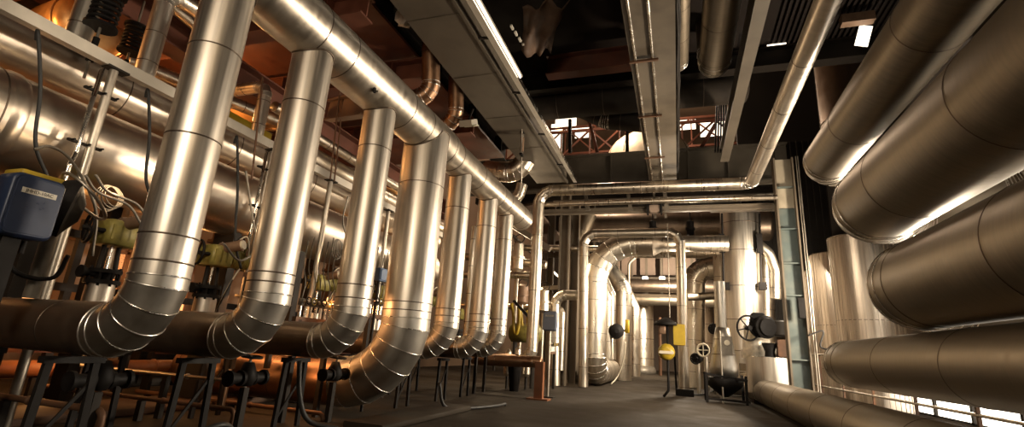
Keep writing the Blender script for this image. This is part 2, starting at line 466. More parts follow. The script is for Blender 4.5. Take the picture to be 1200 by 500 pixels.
RX, RZ = -7.36, 4.79
th = thing('support_rail', 'light galvanised channel rail running in front of the vessels', 'rail', (RX, 0, RZ))
mb = MB(); mb.box((RX+.06, 7.6, RZ), (.012, 14.4, .15), 'galvanised_light'); mb.box((RX, 7.6, RZ+.075), (.13, 14.4, .012), 'galvanised_light'); mb.box((RX, 7.6, RZ-.075), (.13, 14.4, .012), 'galvanised_light')
mb.build('channel', th)
for y in (4.05, 7.0, 8.75, 11.2):
    mb = MB().bar((RX, y-.12, RZ-.08), (RX, y+.16, RZ-.08), .16, .03, 'dark_steel'); mb.build('bracket', th)
PL = ['galvanised post under the channel rail beside the navy control box', 'galvanised post under the channel rail between the first two risers',
      'galvanised post under the channel rail between the second and third risers', 'galvanised post under the channel rail behind the fattest riser']
for i, y in enumerate((4.05, 7.0, 8.75, 11.2)):
    t = thing('support_post', PL[i], 'post', (RX, y, 0), 'posts under the channel rail')
    MB().cyl((RX, y, 0), (RX, y, RZ-.1), .055, 'rod_steel', 14).build('pole', t)
    MB().box((RX, y, .01), (.2, .2, .02), 'dark_steel').build('base_plate', t)
    if i < 2:
        MB().tube(rounded([(RX+.02, y-.15, RZ-.15), (RX+.02, y-.15, 3.4), (RX+.1, y-.22, 3.2), (RX+.1, y-.22, 2.6)], .08), .03, 'zinc_bright', 8).build('conduit', t)
        for zz in (4.3, 3.55):
            mb = MB().bar((RX, y-.27, zz), (RX, y+.13, zz), .05, .03, 'dark_steel')
            for yy in (y-.24, y-.06, y+.1): mb.cyl((RX-.02, yy, zz), (RX+.09, yy, zz), .014, 'black_iron', 6)
            mb.build('clamp', t)
# hoses hooked over the rail
for px, py0, py1, lab in ((45, 42, 200, 'dark hose hooked over the rail above the navy control box'), (174, 110, 235, 'dark hose hooked over the rail just before the first riser'),
                          (278, 165, 310, 'dark hose hooked over the rail, hanging between the first two risers')):
    a = P(px, py0, 'X', RX+.12); b = P(px-3, py1, 'X', RX+.16)
    pts = [a+V((-.1, .04, -.02)), a+V((-.05, .0, .05)), a, a.lerp(b, .4)+V((0, .03, 0)), a.lerp(b, .8)+V((.02, -.02, 0)), b+V((.03, .12, -.05))]
    tag(MB().tube(spline(pts), .021, 'rubber', 8).build('hanging_hose', None, a), lab, 'hose', 'hoses hooked over the rail')

# thin pipes that rise from the upper vessel
def small_riser(y, ztop, r, lab, ends):
    x = -8.3
    pts = [(x, y, 5.25), (x, y, ztop)]+ends
    return pipe('branch_pipe', lab, 'pipe', pts, r, r*2.0, ['jacket_upright', 'jacket_cross'], .55, 3, 'branches on the upper vessel', None, ('', 'flat'), 20, be=.004, loc=(x, y, 5.25))
small_riser(4.0, 7.7, .16, 'thin clad branch pipe leaving the top edge of the picture, above the navy control box', [(-8.9, 4.0, 7.7)])
small_riser(5.0, 6.95, .15, 'thin clad branch pipe with a bend, beside the spring hangers', [(-8.3, 6.4, 7.05)])
small_riser(7.4, 6.45, .13, 'thin clad branch pipe bending over between the first two risers', [(-9.3, 7.4, 6.45)])

# ================================================================== motor valves on the ground runs
def motor_valve(x, y, z0, s, lab, grp='motor valves between the risers'):
    t = thing('motor_valve', lab, 'valve', (x, y, z0), grp)
    z0 = z0-.25*s
    MB().cyl((x, y, z0+.25*s), (x, y, z0+.56*s), .16*s, 'jacket_upright', 24).build('stub_pipe', t)
    mb = MB().hard((x, y, z0+.55*s), (0, 0, 1), [(0, .2*s), (.05*s, .2*s), (.05*s, .1*s), (.14*s, .12*s), (.14*s, .19*s), (.19*s, .19*s)], 'black_iron', 18)
    for j in range(8):
        a = j*PI/4; mb.cyl((x+.165*s*math.cos(a), y+.165*s*math.sin(a), z0+.52*s), (x+.165*s*math.cos(a), y+.165*s*math.sin(a), z0+.77*s), .016*s, 'black_iron', 6)
    mb.build('bonnet', t)
    MB().hard((x-.02, y-.28*s, z0+.68*s), (0, 1, 0), [(0, .08*s), (.04*s, .08*s), (.04*s, .05*s), (.18*s, .05*s)], 'black_iron', 14).build('side_plug', t)
    mb = MB()
    for a in (-1, 1): mb.cyl((x+.02, y+a*.11*s, z0+.7*s), (x, y+a*.09*s, z0+1.08*s), .03*s, 'dark_steel', 8)
    mb.build('yoke', t)
    MB().cyl((x, y, z0+.7*s), (x, y, z0+1.1*s), .02*s, 'zinc_bright', 8).build('stem', t)
    mb = MB().rbox((x, y, z0+1.22*s), (.40*s, .40*s, .34*s), 'olive_paint', .08*s, 4, 2)
    for j in range(4): mb.box((x+.19*s, y-.15*s+j*.1*s, z0+1.22*s), (.02*s, .03*s, .2*s), 'olive_paint')
    mb.build('gearbox', t)
    mb = MB().hard((x, y+.2*s, z0+1.24*s), (.25, 1, 0), [(0, .18*s), (.04*s, .18*s), (.04*s, .15*s), (.34*s, .15*s), (.34*s, .17*s), (.38*s, .10*s)], 'olive_paint', 18)
    for j in range(7): mb.torus((x+.25*s*(.08+.04*j), y+(.26+.04*j)*s, z0+1.24*s), (.25, 1, 0), .155*s, .007*s, 'olive_paint', 18, 4)
    mb.build('motor', t)
    mb = MB().hard((x+.1*s, y, z0+1.35*s), (.5, .15, .12), [(0, .10*s), (.03*s, .10*s), (.03*s, .085*s), (.3*s, .085*s), (.3*s, .095*s), (.34*s, .095*s)], 'cast_brown', 18)
    mb.cyl(V((x+.1*s, y, z0+1.35*s))+V((.5, .15, .12)).normalized()*.34*s, V((x+.1*s, y, z0+1.35*s))+V((.5, .15, .12)).normalized()*.37*s, .075*s, 'ivory', 18)
    mb.build('switch_housing', t)
    c = V((x+.05*s, y-.36*s, z0+1.22*s)); mb = MB().torus(c, (.3, 1, 0), .19*s, .02*s, 'black_iron', 24, 6)
    for j in range(4):
        a = j*PI/2+.4; u, w = perp(V((.3, 1, 0))); mb.cyl(c, c+(u*math.cos(a)+w*math.sin(a))*.19*s, .014*s, 'black_iron', 6)
    mb.cyl(c-V((.05, .17, 0))*s*.4, c+V((.05, .17, 0))*s, .03*s, 'black_iron', 8)
    mb.build('handwheel', t)
    mb = MB()
    for dx, m_ in ((.12, 'rubber'), (.2, 'ivory')):
        mb.tube(spline([(x+.15*s, y+.1*s, z0+1.35*s), (x+(.1+dx)*s, y+.25*s, z0+1.6*s), (x+dx*s, y+.45*s, z0+1.3*s), (x+.05*s, y+.38*s, z0+.9*s), (x-.1*s, y+.3*s, z0+.3*s)]), .014*s, m_, 6)
    mb.build('cable', t)
    return t
mv = motor_valve(-7.5, 4.73, 1.50, 1.05, 'olive motor valve with black handwheel left of the first riser')
MVL = [(-7.5, 6.38, 'olive motor valve in the gap between the first two risers'),
       (-8.0, 9.68, 'olive motor valve in the gap between the second and third risers'),
       (-7.5, 11.5, 'olive motor valve glimpsed behind the fattest riser'),
       (-7.0, 15.6, 'olive motor valve among the piping left of the slim bent pipe'),
       (-6.4, 17.4, 'olive motor valve deep behind the slim bent pipe'),
       (-7.0, 12.95, 'olive motor valve glimpsed between the slim risers')]
for x, y, lab in MVL: copy_tree(mv, (x, y, 1.50 if y < 14 else 1.3), lab)

# big black handwheel gear and navy control box at far left
bx = P(29, 243, 'X', -5.75)
t = thing('control_box', 'navy blue control box with a white label strip, close by at the left edge', 'control box', (bx.x, bx.y, 1.4))
rotb = Matrix.Rotation(.18, 3, 'X')
mb = MB().rbox((bx.x, bx.y, bx.z), (.26, .42, .58), 'navy_paint', .07, 5, 0); mb.build('case', t)
MB().rbox((bx.x+.135, bx.y, bx.z), (.03, .38, .54), 'navy_paint', .06, 5, 0).build('cover', t)
lb = MB().box((bx.x+.153, bx.y+.0, bx.z+.13), (.006, .27, .05), 'label_white').build('label_strip', t)
def text(s, size, origin, xdir, updir, m, parent, name='lettering'):
    cu = bpy.data.curves.new(name, 'FONT'); cu.body = s; cu.size = size; cu.align_x = 'CENTER'; cu.align_y = 'CENTER'; cu.extrude = .001
    tmp = bpy.data.objects.new('tmp', cu); COL.objects.link(tmp)
    bpy.context.view_layer.update()
    me = bpy.data.meshes.new_from_object(tmp.evaluated_get(bpy.context.evaluated_depsgraph_get()))
    bpy.data.objects.remove(tmp)
    x = V(xdir).normalized(); u = V(updir).normalized(); z = x.cross(u)
    R = Matrix((x, u, z)).transposed().to_4x4(); R.translation = V(origin)-V(ORG[parent.name])
    me.transform(R); me.materials.clear(); me.materials.append(MATS[m])
    o = bpy.data.objects.new(name, me); COL.objects.link(o); o.parent = parent; return o
text('JHHD-10AC', .042, (bx.x+.1575, bx.y, bx.z+.13), (0, 1, 0), (0, 0, 1), 'ink', lb)
MB().box((bx.x-.02, bx.y-.03, (bx.z-.3+1.4)/2+.1), (.09, .14, bx.z-.3-1.4+.25), 'black_iron').build('bracket', t)
mb = MB()
for j in range(3): mb.cyl((bx.x, bx.y-.12+j*.1, bx.z-.42), (bx.x, bx.y-.12+j*.1, bx.z-.3), .022, 'black_iron', 8)
mb.build('cable_gland', t)
c = V((-6.2, 3.38, 2.47))
t = thing('gear_operator', 'dark round gear operator between the navy box and the olive motor valve', 'valve gear', (c.x, c.y, 1.5))
mb = MB().hard(c-V((0, .2, .0)), (.35, .6, -.1), [(0, .1), (.05, .27), (.12, .31), (.2, .31), (.22, .25), (.3, .10)], 'black_iron', 28); mb.build('gear_case', t)
MB().torus(c+V((.02, .1, .16)), (.2, .6, .7), .3, .018, 'rod_steel', 28, 6).build('rim', t)
MB().cyl((c.x, c.y-.08, 1.5), (c.x, c.y-.08, c.z-.2), .07, 'cast_grey', 14).build('spindle_column', t)
MB().rbox((c.x-.1, c.y-.25, c.z+.22), (.3, .5, .1), 'yellow_paint', .03, 3, 2).build('guard', t)
MB().tube(spline([(c.x+.05, c.y-.5, c.z-.5), (c.x+.1, c.y-.3, c.z-.75), (c.x+.1, c.y, c.z-.75), (c.x+.05, c.y+.1, c.z-.5)]), .022, 'black_iron', 8).build('lever', t)
# instrument line coils
for px, py, X, r, lab in ((395, 292, -6.3, .20, 'coil of thin wire hung before the vessel left of the third riser'), (125, 232, -6.6, .16, 'coil of thin wire above the olive valve by the first riser')):
    c = P(px, py, 'X', X); mb = MB()
    for j in range(4): mb.torus(c+V((.01*j, .02*j, .012*j)), (1, .2, .1*j), r*(1-.06*j), .008, 'cast_grey', 24, 5)
    tag(mb.build('wire_coil', None, c), lab, 'wire coil')
# impulse tubing rising between the valves
LT = [('pair of bent bright tubes dropping from the large vessel left of the first riser', [(100, 205), (115, 225), (150, 240), (165, 262)], -6.5),
      ('bright bent tube looping left of the olive valve by the navy box', [(40, 175), (60, 172), (85, 190), (112, 245), (108, 300)], -6.4),
      ('thin tube looping out beside the third riser', [(408, 230), (402, 262), (414, 300), (408, 345)], -6.3),
      ('thin dark tube bowed between the first two risers', [(288, 200), (296, 255), (304, 300), (300, 350)], -6.6),
      ('thin tube curling beside the first two risers low down', [(262, 285), (280, 305), (300, 300), (296, 340)], -6.1)]
for lab, pts, X in LT:
    q = [P(a, b, 'X', X) for a, b in pts]; q2 = [p+V((0, .1, .04)) for p in q]
    mb = MB().tube(spline(q), .016, 'cast_grey', 8)
    if 'pair' in lab: mb.tube(spline(q2), .016, 'cast_grey', 8)
    tag(mb.build('impulse_tube', None, q[0]), lab, 'tube')
# bank of small valves and tubing behind the third riser and further along
def valve_bank(x, y0, z, n, lab, step=.125):
    t = thing('valve_bank', lab, 'valve manifold', (x, y0, 0), 'small valve banks under the vessel')
    MB().bar((x, y0-.1, z), (x, y0+n*step, z), .08, .08, 'rust_steel').build('rail', t)
    for s_ in (0, n*step-.1): MB().box((x, y0+s_, z/2), (.08, .08, z), 'dark_steel').build('leg', t)
    for j in range(n):
        yy = y0+j*step; mb = MB()
        mb.cyl((x, yy, z), (x, yy, z+.22), .025, 'zinc_bright', 8); mb.rbox((x, yy, z+.28), (.08, .08, .12), 'cast_grey', .02, 2, 2)
        mb.cyl((x+.02, yy, z+.28), (x+.15, yy, z+.30), .018, 'zinc_bright', 8); mb.torus((x+.15, yy, z+.3), (1, 0, .1), .055, .01, ['black_iron', 'yellow_paint', 'rust_steel'][j % 3], 12, 4)
        mb.build('needle_valve', t)
        MB().tube(spline([(x, yy, z+.34), (x, yy+.02, z+.6), (x-.12, yy+.05, z+.9), (x-.1, yy+.04, z+1.3+.1*(j % 3))]), .011, 'cast_grey', 6).build('tube', t)
    return t
vb = valve_bank(-5.8, 6.68, 1.55, 7, 'bank of small needle valves seen between the second and third risers')
for loc, lab in (((-5.7, 8.48, .2), 'bank of small needle valves behind the fattest riser'),                  ((-7.0, 6.7, .7), 'higher bank of needle valves deep behind the third riser gap'),
                 ((-6.2, 10.1, .2), 'bank of small needle valves behind the slim risers'),
                 ((-5.6, 14.0, -.1), 'bank of small needle valves left of the slim bent pipe'), ((-6.4, 17.0, .5), 'bank of small needle valves higher up left of the slim bent pipe'), ((-4.3, 17.6, -.3), 'bank of small needle valves right of the slim bent pipe')):
    copy_tree(vb, loc, lab)
t = thing('junction_box', 'small blue junction box between the third and fattest risers', 'junction box', P(448, 330, 'X', -5.6))
c = P(447, 322, 'X', -5.6)
MB().rbox(c, (.12, .28, .26), 'blue_paint', .03, 3, 0).build('case', t)
MB().rbox(c+V((.066, 0, 0)), (.02, .24, .22), 'blue_paint', .03, 3, 0).build('cover', t)
MB().cyl((c.x-.05, c.y, 0), (c.x-.05, c.y, c.z-.1), .03, 'dark_steel', 10).build('post', t)

# low clutter under the ground runs
LOW = [((-10.2, 1.5, .5), (-10.2, 18, .5), .14, 'orange_paint', 'orange-painted pipe low along the plastered wall'),
       ((-9.6, 3.95, .42), (-5.7, 3.95, .42), .035, 'rust_steel', 'rusty conduit across the floor below the first elbow'),
       ((-9.6, 5.55, .30), (-5.6, 5.55, .30), .03, 'rust_steel', 'rusty conduit across the floor between the first two trestle rows'),
       ((-9.6, 5.85, .62), (-5.8, 5.85, .62), .025, 'rod_steel', 'thin steel conduit across the floor before the copper-lit pipe'),
       ((-9.6, 7.15, .12), (-5.4, 7.15, .12), .035, 'rust_steel', 'rusty conduit lying at the foot of the copper-lit pipe')]
for a, b, r, m, lab in LOW:
    a, b = V(a), V(b); L = (b-a).length; d = (b-a)/L
    mb = MB().tube(rounded([a, b, V((b.x, b.y, 0))], min(r*2.5, a.z*.8)), r, m, 14)
    for j in range(int(L/1.8)): mb.band(a+d*(.9+1.8*j), d, r, m, .03, .014, 14)
    for j in range(int(L/2.5)+1):
        q = a+d*min(.3+j*2.0, L-.1); mb.box((q.x, q.y, (q.z-r)/2), (.09, .07, q.z-r), 'dark_steel')
    tag(mb.build('floor_pipe', None, (a.x, a.y, 0)), lab, 'pipe', 'pipes low along the floor')
for i, (x, y, w, l, h, lab) in enumerate(((-8.3, 6.0, 1.2, 13, .11, 'low concrete plinth below the horizontal vessels'), (-4.5, 8.6, .7, 3.4, .10, 'low concrete kerb in front of the fattest riser'))):
    tag(MB().rbox((x, y, h/2), (w, l, h), 'plinth' if i == 0 else 'concrete', .03, 2, 1).build('plinth', None, (x, y, 0)), lab, 'plinth')
GV = [(-5.4, 5.45, 'dark gate valve low between the first two trestle rows'), (-5.35, 7.2, 'dark gate valve above the copper-lit pipe'), (-5.8, 3.9, 'dark gate valve low below the first elbow')]
def gate_valve(x, y, lab):
    t = thing('gate_valve', lab, 'valve', (x, y, 0), 'dark gate valves below the ground runs')
    MB().box((x, y, .3), (.08, .08, .6), 'dark_steel').build('stand', t)
    mb = MB().cyl((x, y-.28, .72), (x, y+.28, .72), .07, 'black_iron', 14)
    for s_ in (-.28, -.1, .1, .28): mb.cyl((x, y+s_-.02, .72), (x, y+s_+.02, .72), .10, 'black_iron', 14)
    mb.lathe((x, y, .62), (0, 0, 1), [(0, .08), (.1, .13), (.2, .1), (.3, .06)], 'black_iron', 14); mb.build('body', t)
    MB().cyl((x, y, .9), (x+.02, y, 1.0), .02, 'rod_steel', 8).build('stem', t)
    mb = MB().torus((x+.02, y, .99), (.1, 0, 1), .13, .015, 'black_iron', 18, 5)
    for j in range(3): mb.cyl((x+.02, y, .99), (x+.02+.13*math.cos(j*2.1), y+.13*math.sin(j*2.1), .99), .01, 'black_iron', 5)
    mb.build('handwheel', t); return t
gv = gate_valve(*GV[0])
for g in GV[1:]: copy_tree(gv, (g[0], g[1], 0), g[2])
HL = [('thin hose sagging to the floor between the second and third risers', [(-5.15, 6.1, .95), (-5.1, 6.15, .5), (-5.0, 6.3, .15), (-4.7, 6.6, .03)]),
      ('black cable lying in loops on the floor by the first trestle', [(-5.2, 3.2, .05), (-5.0, 3.7, .3), (-5.1, 4.2, .08), (-4.9, 4.7, .28), (-5.1, 5.2, .05)]),
      ('black hose bent on the floor below the slim risers', [(-4.6, 9.6, .55), (-4.5, 9.75, .1), (-4.2, 10.3, .05), (-3.9, 11.2, .05), (-3.85, 11.6, .06), (-3.85, 11.65, .03)])]
for lab, pts in HL: tag(MB().tube(spline(pts), .035, 'rubber', 8).build('floor_hose', None, pts[0]), lab, 'hose')

# dark racks and upright pipes between the vessels and the wall
for y, r, m, where in ((3.7, .12, 'rust_steel', 'behind the navy control box'), (4.9, .09, 'dark_steel', 'left of the first riser'), (6.2, .16, 'rod_steel', 'in the gap of the first two risers, fatter one'), (7.0, .08, 'dark_steel', 'in the gap of the first two risers, thin one'),
                       (8.4, .12, 'rust_steel', 'left of the third riser'), (9.5, .15, 'rod_steel', 'left of the third riser, bright one'), (10.4, .09, 'dark_steel', 'right of the third riser'), (12.4, .14, 'rust_steel', 'behind the fattest riser'), (14.2, .12, 'dark_steel', 'behind the slim risers')):
    mb = MB().cyl((-9.9, y, 0), (-9.9, y, 4.2), r, m, 14)
    for z in (.9, 2.1, 3.2): mb.cyl((-9.9, y, z), (-9.9, y, z+.06), r*1.7, m, 14)
    tag(mb.build('flanged_pipe', None, (-9.9, y, 0)), 'flanged upright pipe under the vessels ' + where, 'pipe', 'flanged uprights under the vessels')
for y0, y1, lab in ((2.2, 7.6, 'dark steel rack beneath the near part of the vessels'), (8.2, 15.5, 'dark steel rack beneath the far part of the vessels')):
    t = thing('steel_rack', lab, 'rack', (-10.8, y0, 0))
    for z in (.8, 1.9, 2.9): MB().box((-10.8, (y0+y1)/2, z), (.14, y1-y0, .14), 'primer_red' if z < 1 else 'dark_steel').build('beam', t)
    n_ = int((y1-y0)/1.1)
    for q_ in range(n_+1): MB().box((-10.8, y0+(y1-y0)*q_/n_, 1.6), (.12, .12, 3.2), 'dark_steel').build('upright', t)
for y, z, w, h, lab in ((4.55, .55, .9, 1.1, 'dark cabinet low behind the first ground run'), (8.9, .75, 1.2, 1.5, 'dark cabinet deep left of the third riser'), (11.6, .8, 1.4, 1.6, 'dark cabinet deep behind the fattest riser')):
    t = thing('cabinet', lab, 'cabinet', (-11.6, y, 0)); MB().rbox((-11.6, y, z), (.6, w, h), 'dark_steel', .03, 2, 1).build('case', t); MB().box((-11.28, y, z), (.03, w*.9, h*.9), 'dark_steel').build('door', t); MB().cyl((-11.24, y+w*.35, z-.08), (-11.24, y+w*.35, z+.08), .02, 'zinc_bright', 8).build('handle', t)
# lit panels and steelwork on the plastered wall behind
for i, (px, py, w, h, m, lab) in enumerate(((103, 312, 1.5, 1.1, 'panel_pink', 'pale cabinet panel behind the first olive valve'), (140, 335, .8, 1.6, 'lit_pane', 'orange-lit window pane left of the first riser'),
                                       (8, 320, 1.2, 1.5, 'lit_pane', 'orange-lit window pane under the navy control box'), (208, 345, .5, 1.6, 'lit_pane', 'orange-lit window pane in the gap right of the first riser'))):
    c = P(px, py, 'X', -12.9)
    t = thing('lit_window' if m == 'lit_pane' else 'cabinet', lab, 'window' if m == 'lit_pane' else 'cabinet', (c.x, c.y, c.z-h/2))
    MB().box(c, (.1, w, h), m).build('pane' if m == 'lit_pane' else 'panel', t)
    f = MB()
    for s_ in (-1, 1): f.box(c+V((.06, s_*w/2, 0)), (.08, .08, h+.1), 'rust_steel'); f.box(c+V((.06, 0, s_*h/2)), (.08, w, .08), 'rust_steel')
    f.box(c+V((.06, 0, 0)), (.06, .05, h), 'rust_steel'); f.build('frame', t)

# upper left steelwork
BL = [((-9.6, 2, 7.0), (-9.6, 20, 7.0), .5, .6, 'primer_red', 'deep red-primed girder above the vessels'),
      ((-11.6, 2, 8.4), (-11.6, 20, 8.4), .5, .5, 'primer_red', 'red-primed beam high against the plastered wall'),
      ((-6.6, 2, 8.9), (-6.6, 18, 8.9), .6, .8, 'beam_dark', 'dark deep beam above the header pipe')]
def hbeam(a, b, w, h, m, lab, name='steel_beam', grp=None, n=0):
    a, b = V(a), V(b); d = (b-a).normalized(); x = d.cross(V((0, 0, 1))).normalized(); mb = MB()
    mb.bar(a, b, .03, h, m); mb.bar(a+V((0, 0, h/2)), b+V((0, 0, h/2)), w, .04, m); mb.bar(a-V((0, 0, h/2)), b-V((0, 0, h/2)), w, .04, m)
    L = (b-a).length
    for j in range(n):
        mb.box(a+d*(L*(j+.5)/n), (abs(x.x)*w+.02, abs(x.y)*w+.02, h), m)
    return tag(mb.build(name, None, a), lab, 'beam', grp)
for a, b, w, h, m, lab in BL: hbeam(a, b, w, h, m, lab, n=6, grp='steel above the vessels')
for y, lab in ((4.6, 'red-primed cross beam above the spring hangers'), (6.9, 'red-primed cross beam over the gap between the first two risers'), (9.3, 'red-primed cross beam over the third riser'), (12.4, 'red-primed cross beam over the fattest riser')):
    hbeam((-13.8, y, 7.6), (-5.6, y, 7.6), .4, .5, 'primer_red', lab, n=5, grp='red cross beams')
tag(MB().box((-9.6, 9.5, 8.1), (7.4, 13, .08), 'primer_red').build('floor_plate', None, (-9.6, 9.5, 8.1)), 'red-primed floor plating over the vessels', 'floor plate')
# orange-lit drum and spring hangers
c = P(108, 32, 'X', -10.6)
t = thing('wall_drum', 'round orange-lit drum end behind the spring hangers', 'drum', c, 'orange-lit drums')
MB().lathe(c, (1, -.15, -.1), [(-1.2, .62), (0, .62), (.12, .56), (.2, .35), (.24, .01)], 'orange_hood', 36).build('shell', t)
MB().torus(c, (1, -.15, -.1), .63, .02, 'orange_hood', 36, 6).build('rim', t)
for px, py, s_, lab in ((318, 130, .5, 'round copper-brown drum end behind the second riser'), (405, 215, .55, 'pale orange-lit drum end left of the third riser'), (462, 215, .6, 'copper-brown drum end between the third and fattest risers'), (470, 300, .4, 'orange-lit drum end low left of the fattest riser')):
    c = P(px, py, 'X', -9.9)
    t = thing('wall_drum', lab, 'drum', c, 'orange-lit drums')
    mm = 'dome_paint' if 'pale' in lab else 'orange_hood'
    MB().lathe(c, (1, -.1, -.1), [(-1.0, s_), (0, s_), (.12, s_*.85), (.2, s_*.5), (.24, .01)], mm, 32).build('shell', t)
    MB().torus(c, (1, -.1, -.1), s_, .02, mm, 32, 6).build('rim', t)
def spring_hanger(c, s, lab):
    t = thing('spring_hanger', lab, 'spring hanger', c, 'spring hangers above the rail')
    mb = MB().spring(c+V((0, 0, -.26*s)), c+V((0, 0, .26*s)), .17*s, .028*s, 6, 'black_iron'); mb.build('coil', t)
    for zz in (-.3, .3): MB().cyl(c+V((0, 0, zz*s-.02)), c+V((0, 0, zz*s+.02)), .22*s, 'black_iron', 20).build('plate', t)
    MB().cyl(c+V((0, 0, .3*s)), c+V((0, 0, .95*s)), .025*s, 'rod_steel', 8).build('rod', t); MB().cyl(c+V((0, 0, -1.2*s)), c+V((0, 0, -.3*s)), .022*s, 'rod_steel', 8).build('rod', t)
    mb = MB().cyl(c+V((0, 0, -.75*s)), c+V((0, 0, -.5*s)), .045*s, 'black_iron', 8); mb.box(c+V((0, 0, -.85*s)), (.06*s, .09*s, .12*s), 'black_iron'); mb.build('turnbuckle', t)
spring_hanger(P(124, 12, 'X', -8.0), .95, 'black spring hanger left of the bent branch pipe')
spring_hanger(P(156, 46, 'X', -9.2), .85, 'orange-lit spring hanger right of the bent branch pipe')
t = tag(MB().box((-12.0, 5.3, 5.5), (.06, 2.6, 1.9), 'wall_plaster').build('baffle', None, (-12.0, 5.3, 5.5)), 'orange-lit ribbed sheet behind the rail at upper left', 'sheet')
mb = MB()
for j in range(10): mb.cyl((-11.9, 4.1+j*.26, 4.55), (-11.9, 4.1+j*.26, 6.45), .045, 'orange_hood', 8)
mb.build('rib', t)
OP = [([(-10.2, 5.8, 6.35), (-8.9, 9.6, 6.35), (-8.9, 16, 6.35)], .14, 'orange-lit pipe passing behind the first riser'),
      ([(-8.95, 8.3, 6.5), (-8.95, 9.3, 6.5), (-9.9, 9.9, 6.5)], .13, 'short clad pipe bend behind the second riser'),
      ([(-9.2, 9.4, 5.9), (-9.2, 18, 5.9)], .30, 'thick clad pipe sloping away behind the third riser'),
      ([(-8.3, 1.5, 7.18), (-9.2, 7, 7.18)], .12, 'orange-lit pipe along the top edge above the drum'),
      ([(-10.4, 8, 5.3), (-9.9, 14, 5.3)], .10, 'slim copper-lit pipe under the second riser drum')]
for pts, r, lab in OP:
    pipe('service_pipe', lab, 'pipe', pts, r, r*2.2, 'jacket_long', .9, 3, 'pipes behind the risers', None, ('flat', 'flat'), 20, be=.004)
c = P(290, 148, 'X', -8.9); tag(MB().rbox(c, (.1, 1.3, .22), 'yellow_paint', .02, 2, 1).build('lifting_beam', None, c), 'yellow beam behind the bent branch pipe between the first two risers', 'beam')
hbeam(P(385, 130, 'X', -8.0), P(430, 122, 'X', -6.0), .22, .5, 'cast_brown', 'brown beam bridging between the second and third risers')
for px, lab in ((392, 'thin red hanger rod pair left of the third riser'), (300, 'thin dark hanger rod right of the first riser')):
    a = P(px+8, 90, 'X', -7.2); b = P(px-5, 210, 'X', -7.2)
    mb = MB().cyl(a, b, .018, 'rust_steel', 6)
    if px == 392: mb.cyl(a+V((0, .14, 0)), b+V((0, .14, 0)), .018, 'rust_steel', 6)
    tag(mb.build('hanger_rod', None, b), lab, 'rod')

# ================================================================== OVERHEAD
DZ = 7.5
t = thing('cable_duct', 'wide flat grey duct slanting overhead beside the header pipe', 'duct', (-4.4, 0, DZ))
mb = MB().box((-4.42, 8.6, DZ+.3), (1.16, 17.6, .6), 'galvanised'); mb.build('casing', t)
for y in (3, 5.2, 7.4, 9.6, 11.8, 14): MB().box((-4.42, y, DZ-.003), (1.17, .03, .012), 'galvanised').build('joint_strip', t)
mb = MB().box((-3.80, 8.6, DZ-.0), (.06, 17.6, .1), 'galvanised'); mb.build('edge_angle', t)
t = thing('cable_tray', 'narrow bright-edged tray running along the flat grey duct', 'cable tray', (-3.5, 0, DZ-.1))
mb = MB().box((-3.46, 8.5, DZ-.10), (.13, 17.4, .012), 'galvanised_light'); mb.box((-3.40, 8.5, DZ-.04), (.012, 17.4, .13), 'zinc_bright'); mb.build('channel', t)
for y in (4.6, 6.3, 8.2, 10.5, 13, 15.5): MB().bar((-3.8, y, DZ-.02), (-3.42, y, DZ-.06), .05, .04, 'dark_steel').build('strut', t)
t = thing('glow_strip', 'long glowing strip for the lit metal edge beside the flat grey duct', 'lamp', (-3.3, 0, DZ-.05))
MB().box((-3.345, 6.0, DZ-.05), (.035, 7.6, .035), 'glow_white').build('tube', t)  # glow stands in for the shine on the metal edge
MB().box((-3.345, 6.0, DZ+.0), (.07, 7.7, .05), 'galvanised_light').build('housing', t)
CZ = 7.62
t = thing('cable_duct', 'broad grey duct running overhead in the middle of the hall', 'duct', (-.36, 0, CZ))
MB().box((-.36, 9.0, CZ+.35), (.96, 18, .7), 'duct_pale').build('casing', t)
for x in (-.72, -.36):
    mb = MB().cyl((x, 0, CZ-.03), (x, 18.4, CZ-.03), .03, 'zinc_bright', 10)
    mb.build('conduit', t)
for y in (5.5, 7.6, 9.9, 12.6, 15.6):
    MB().box((-.55, y, CZ-.06), (.62, .06, .05), 'rust_steel').build('cross_strap', t)
mb = MB()
for j in range(5):
    mb.tube([(.16+.03*(j % 2)+.012*math.sin(q*1.7+j), q*.6, CZ+.05+.1*j+.02*math.sin(q*2.3+j*2)) for q in range(30)], .03, 'dark_steel', 6)
mb.build('cable_bundle', t)
mb = MB()
for x in (-.7, -.34): mb.bar((x, 18.0, CZ-.03), (x+.05, 18.1, 6.2), .08, .03, 'galvanised')
mb.build('drop_bracket', t)
hbeam((1.75, 0, 8.4), (1.75, 17.8, 8.4), .28, .5, 'galvanised', 'slim grey beam slanting overhead left of the diagonal clad pipe')
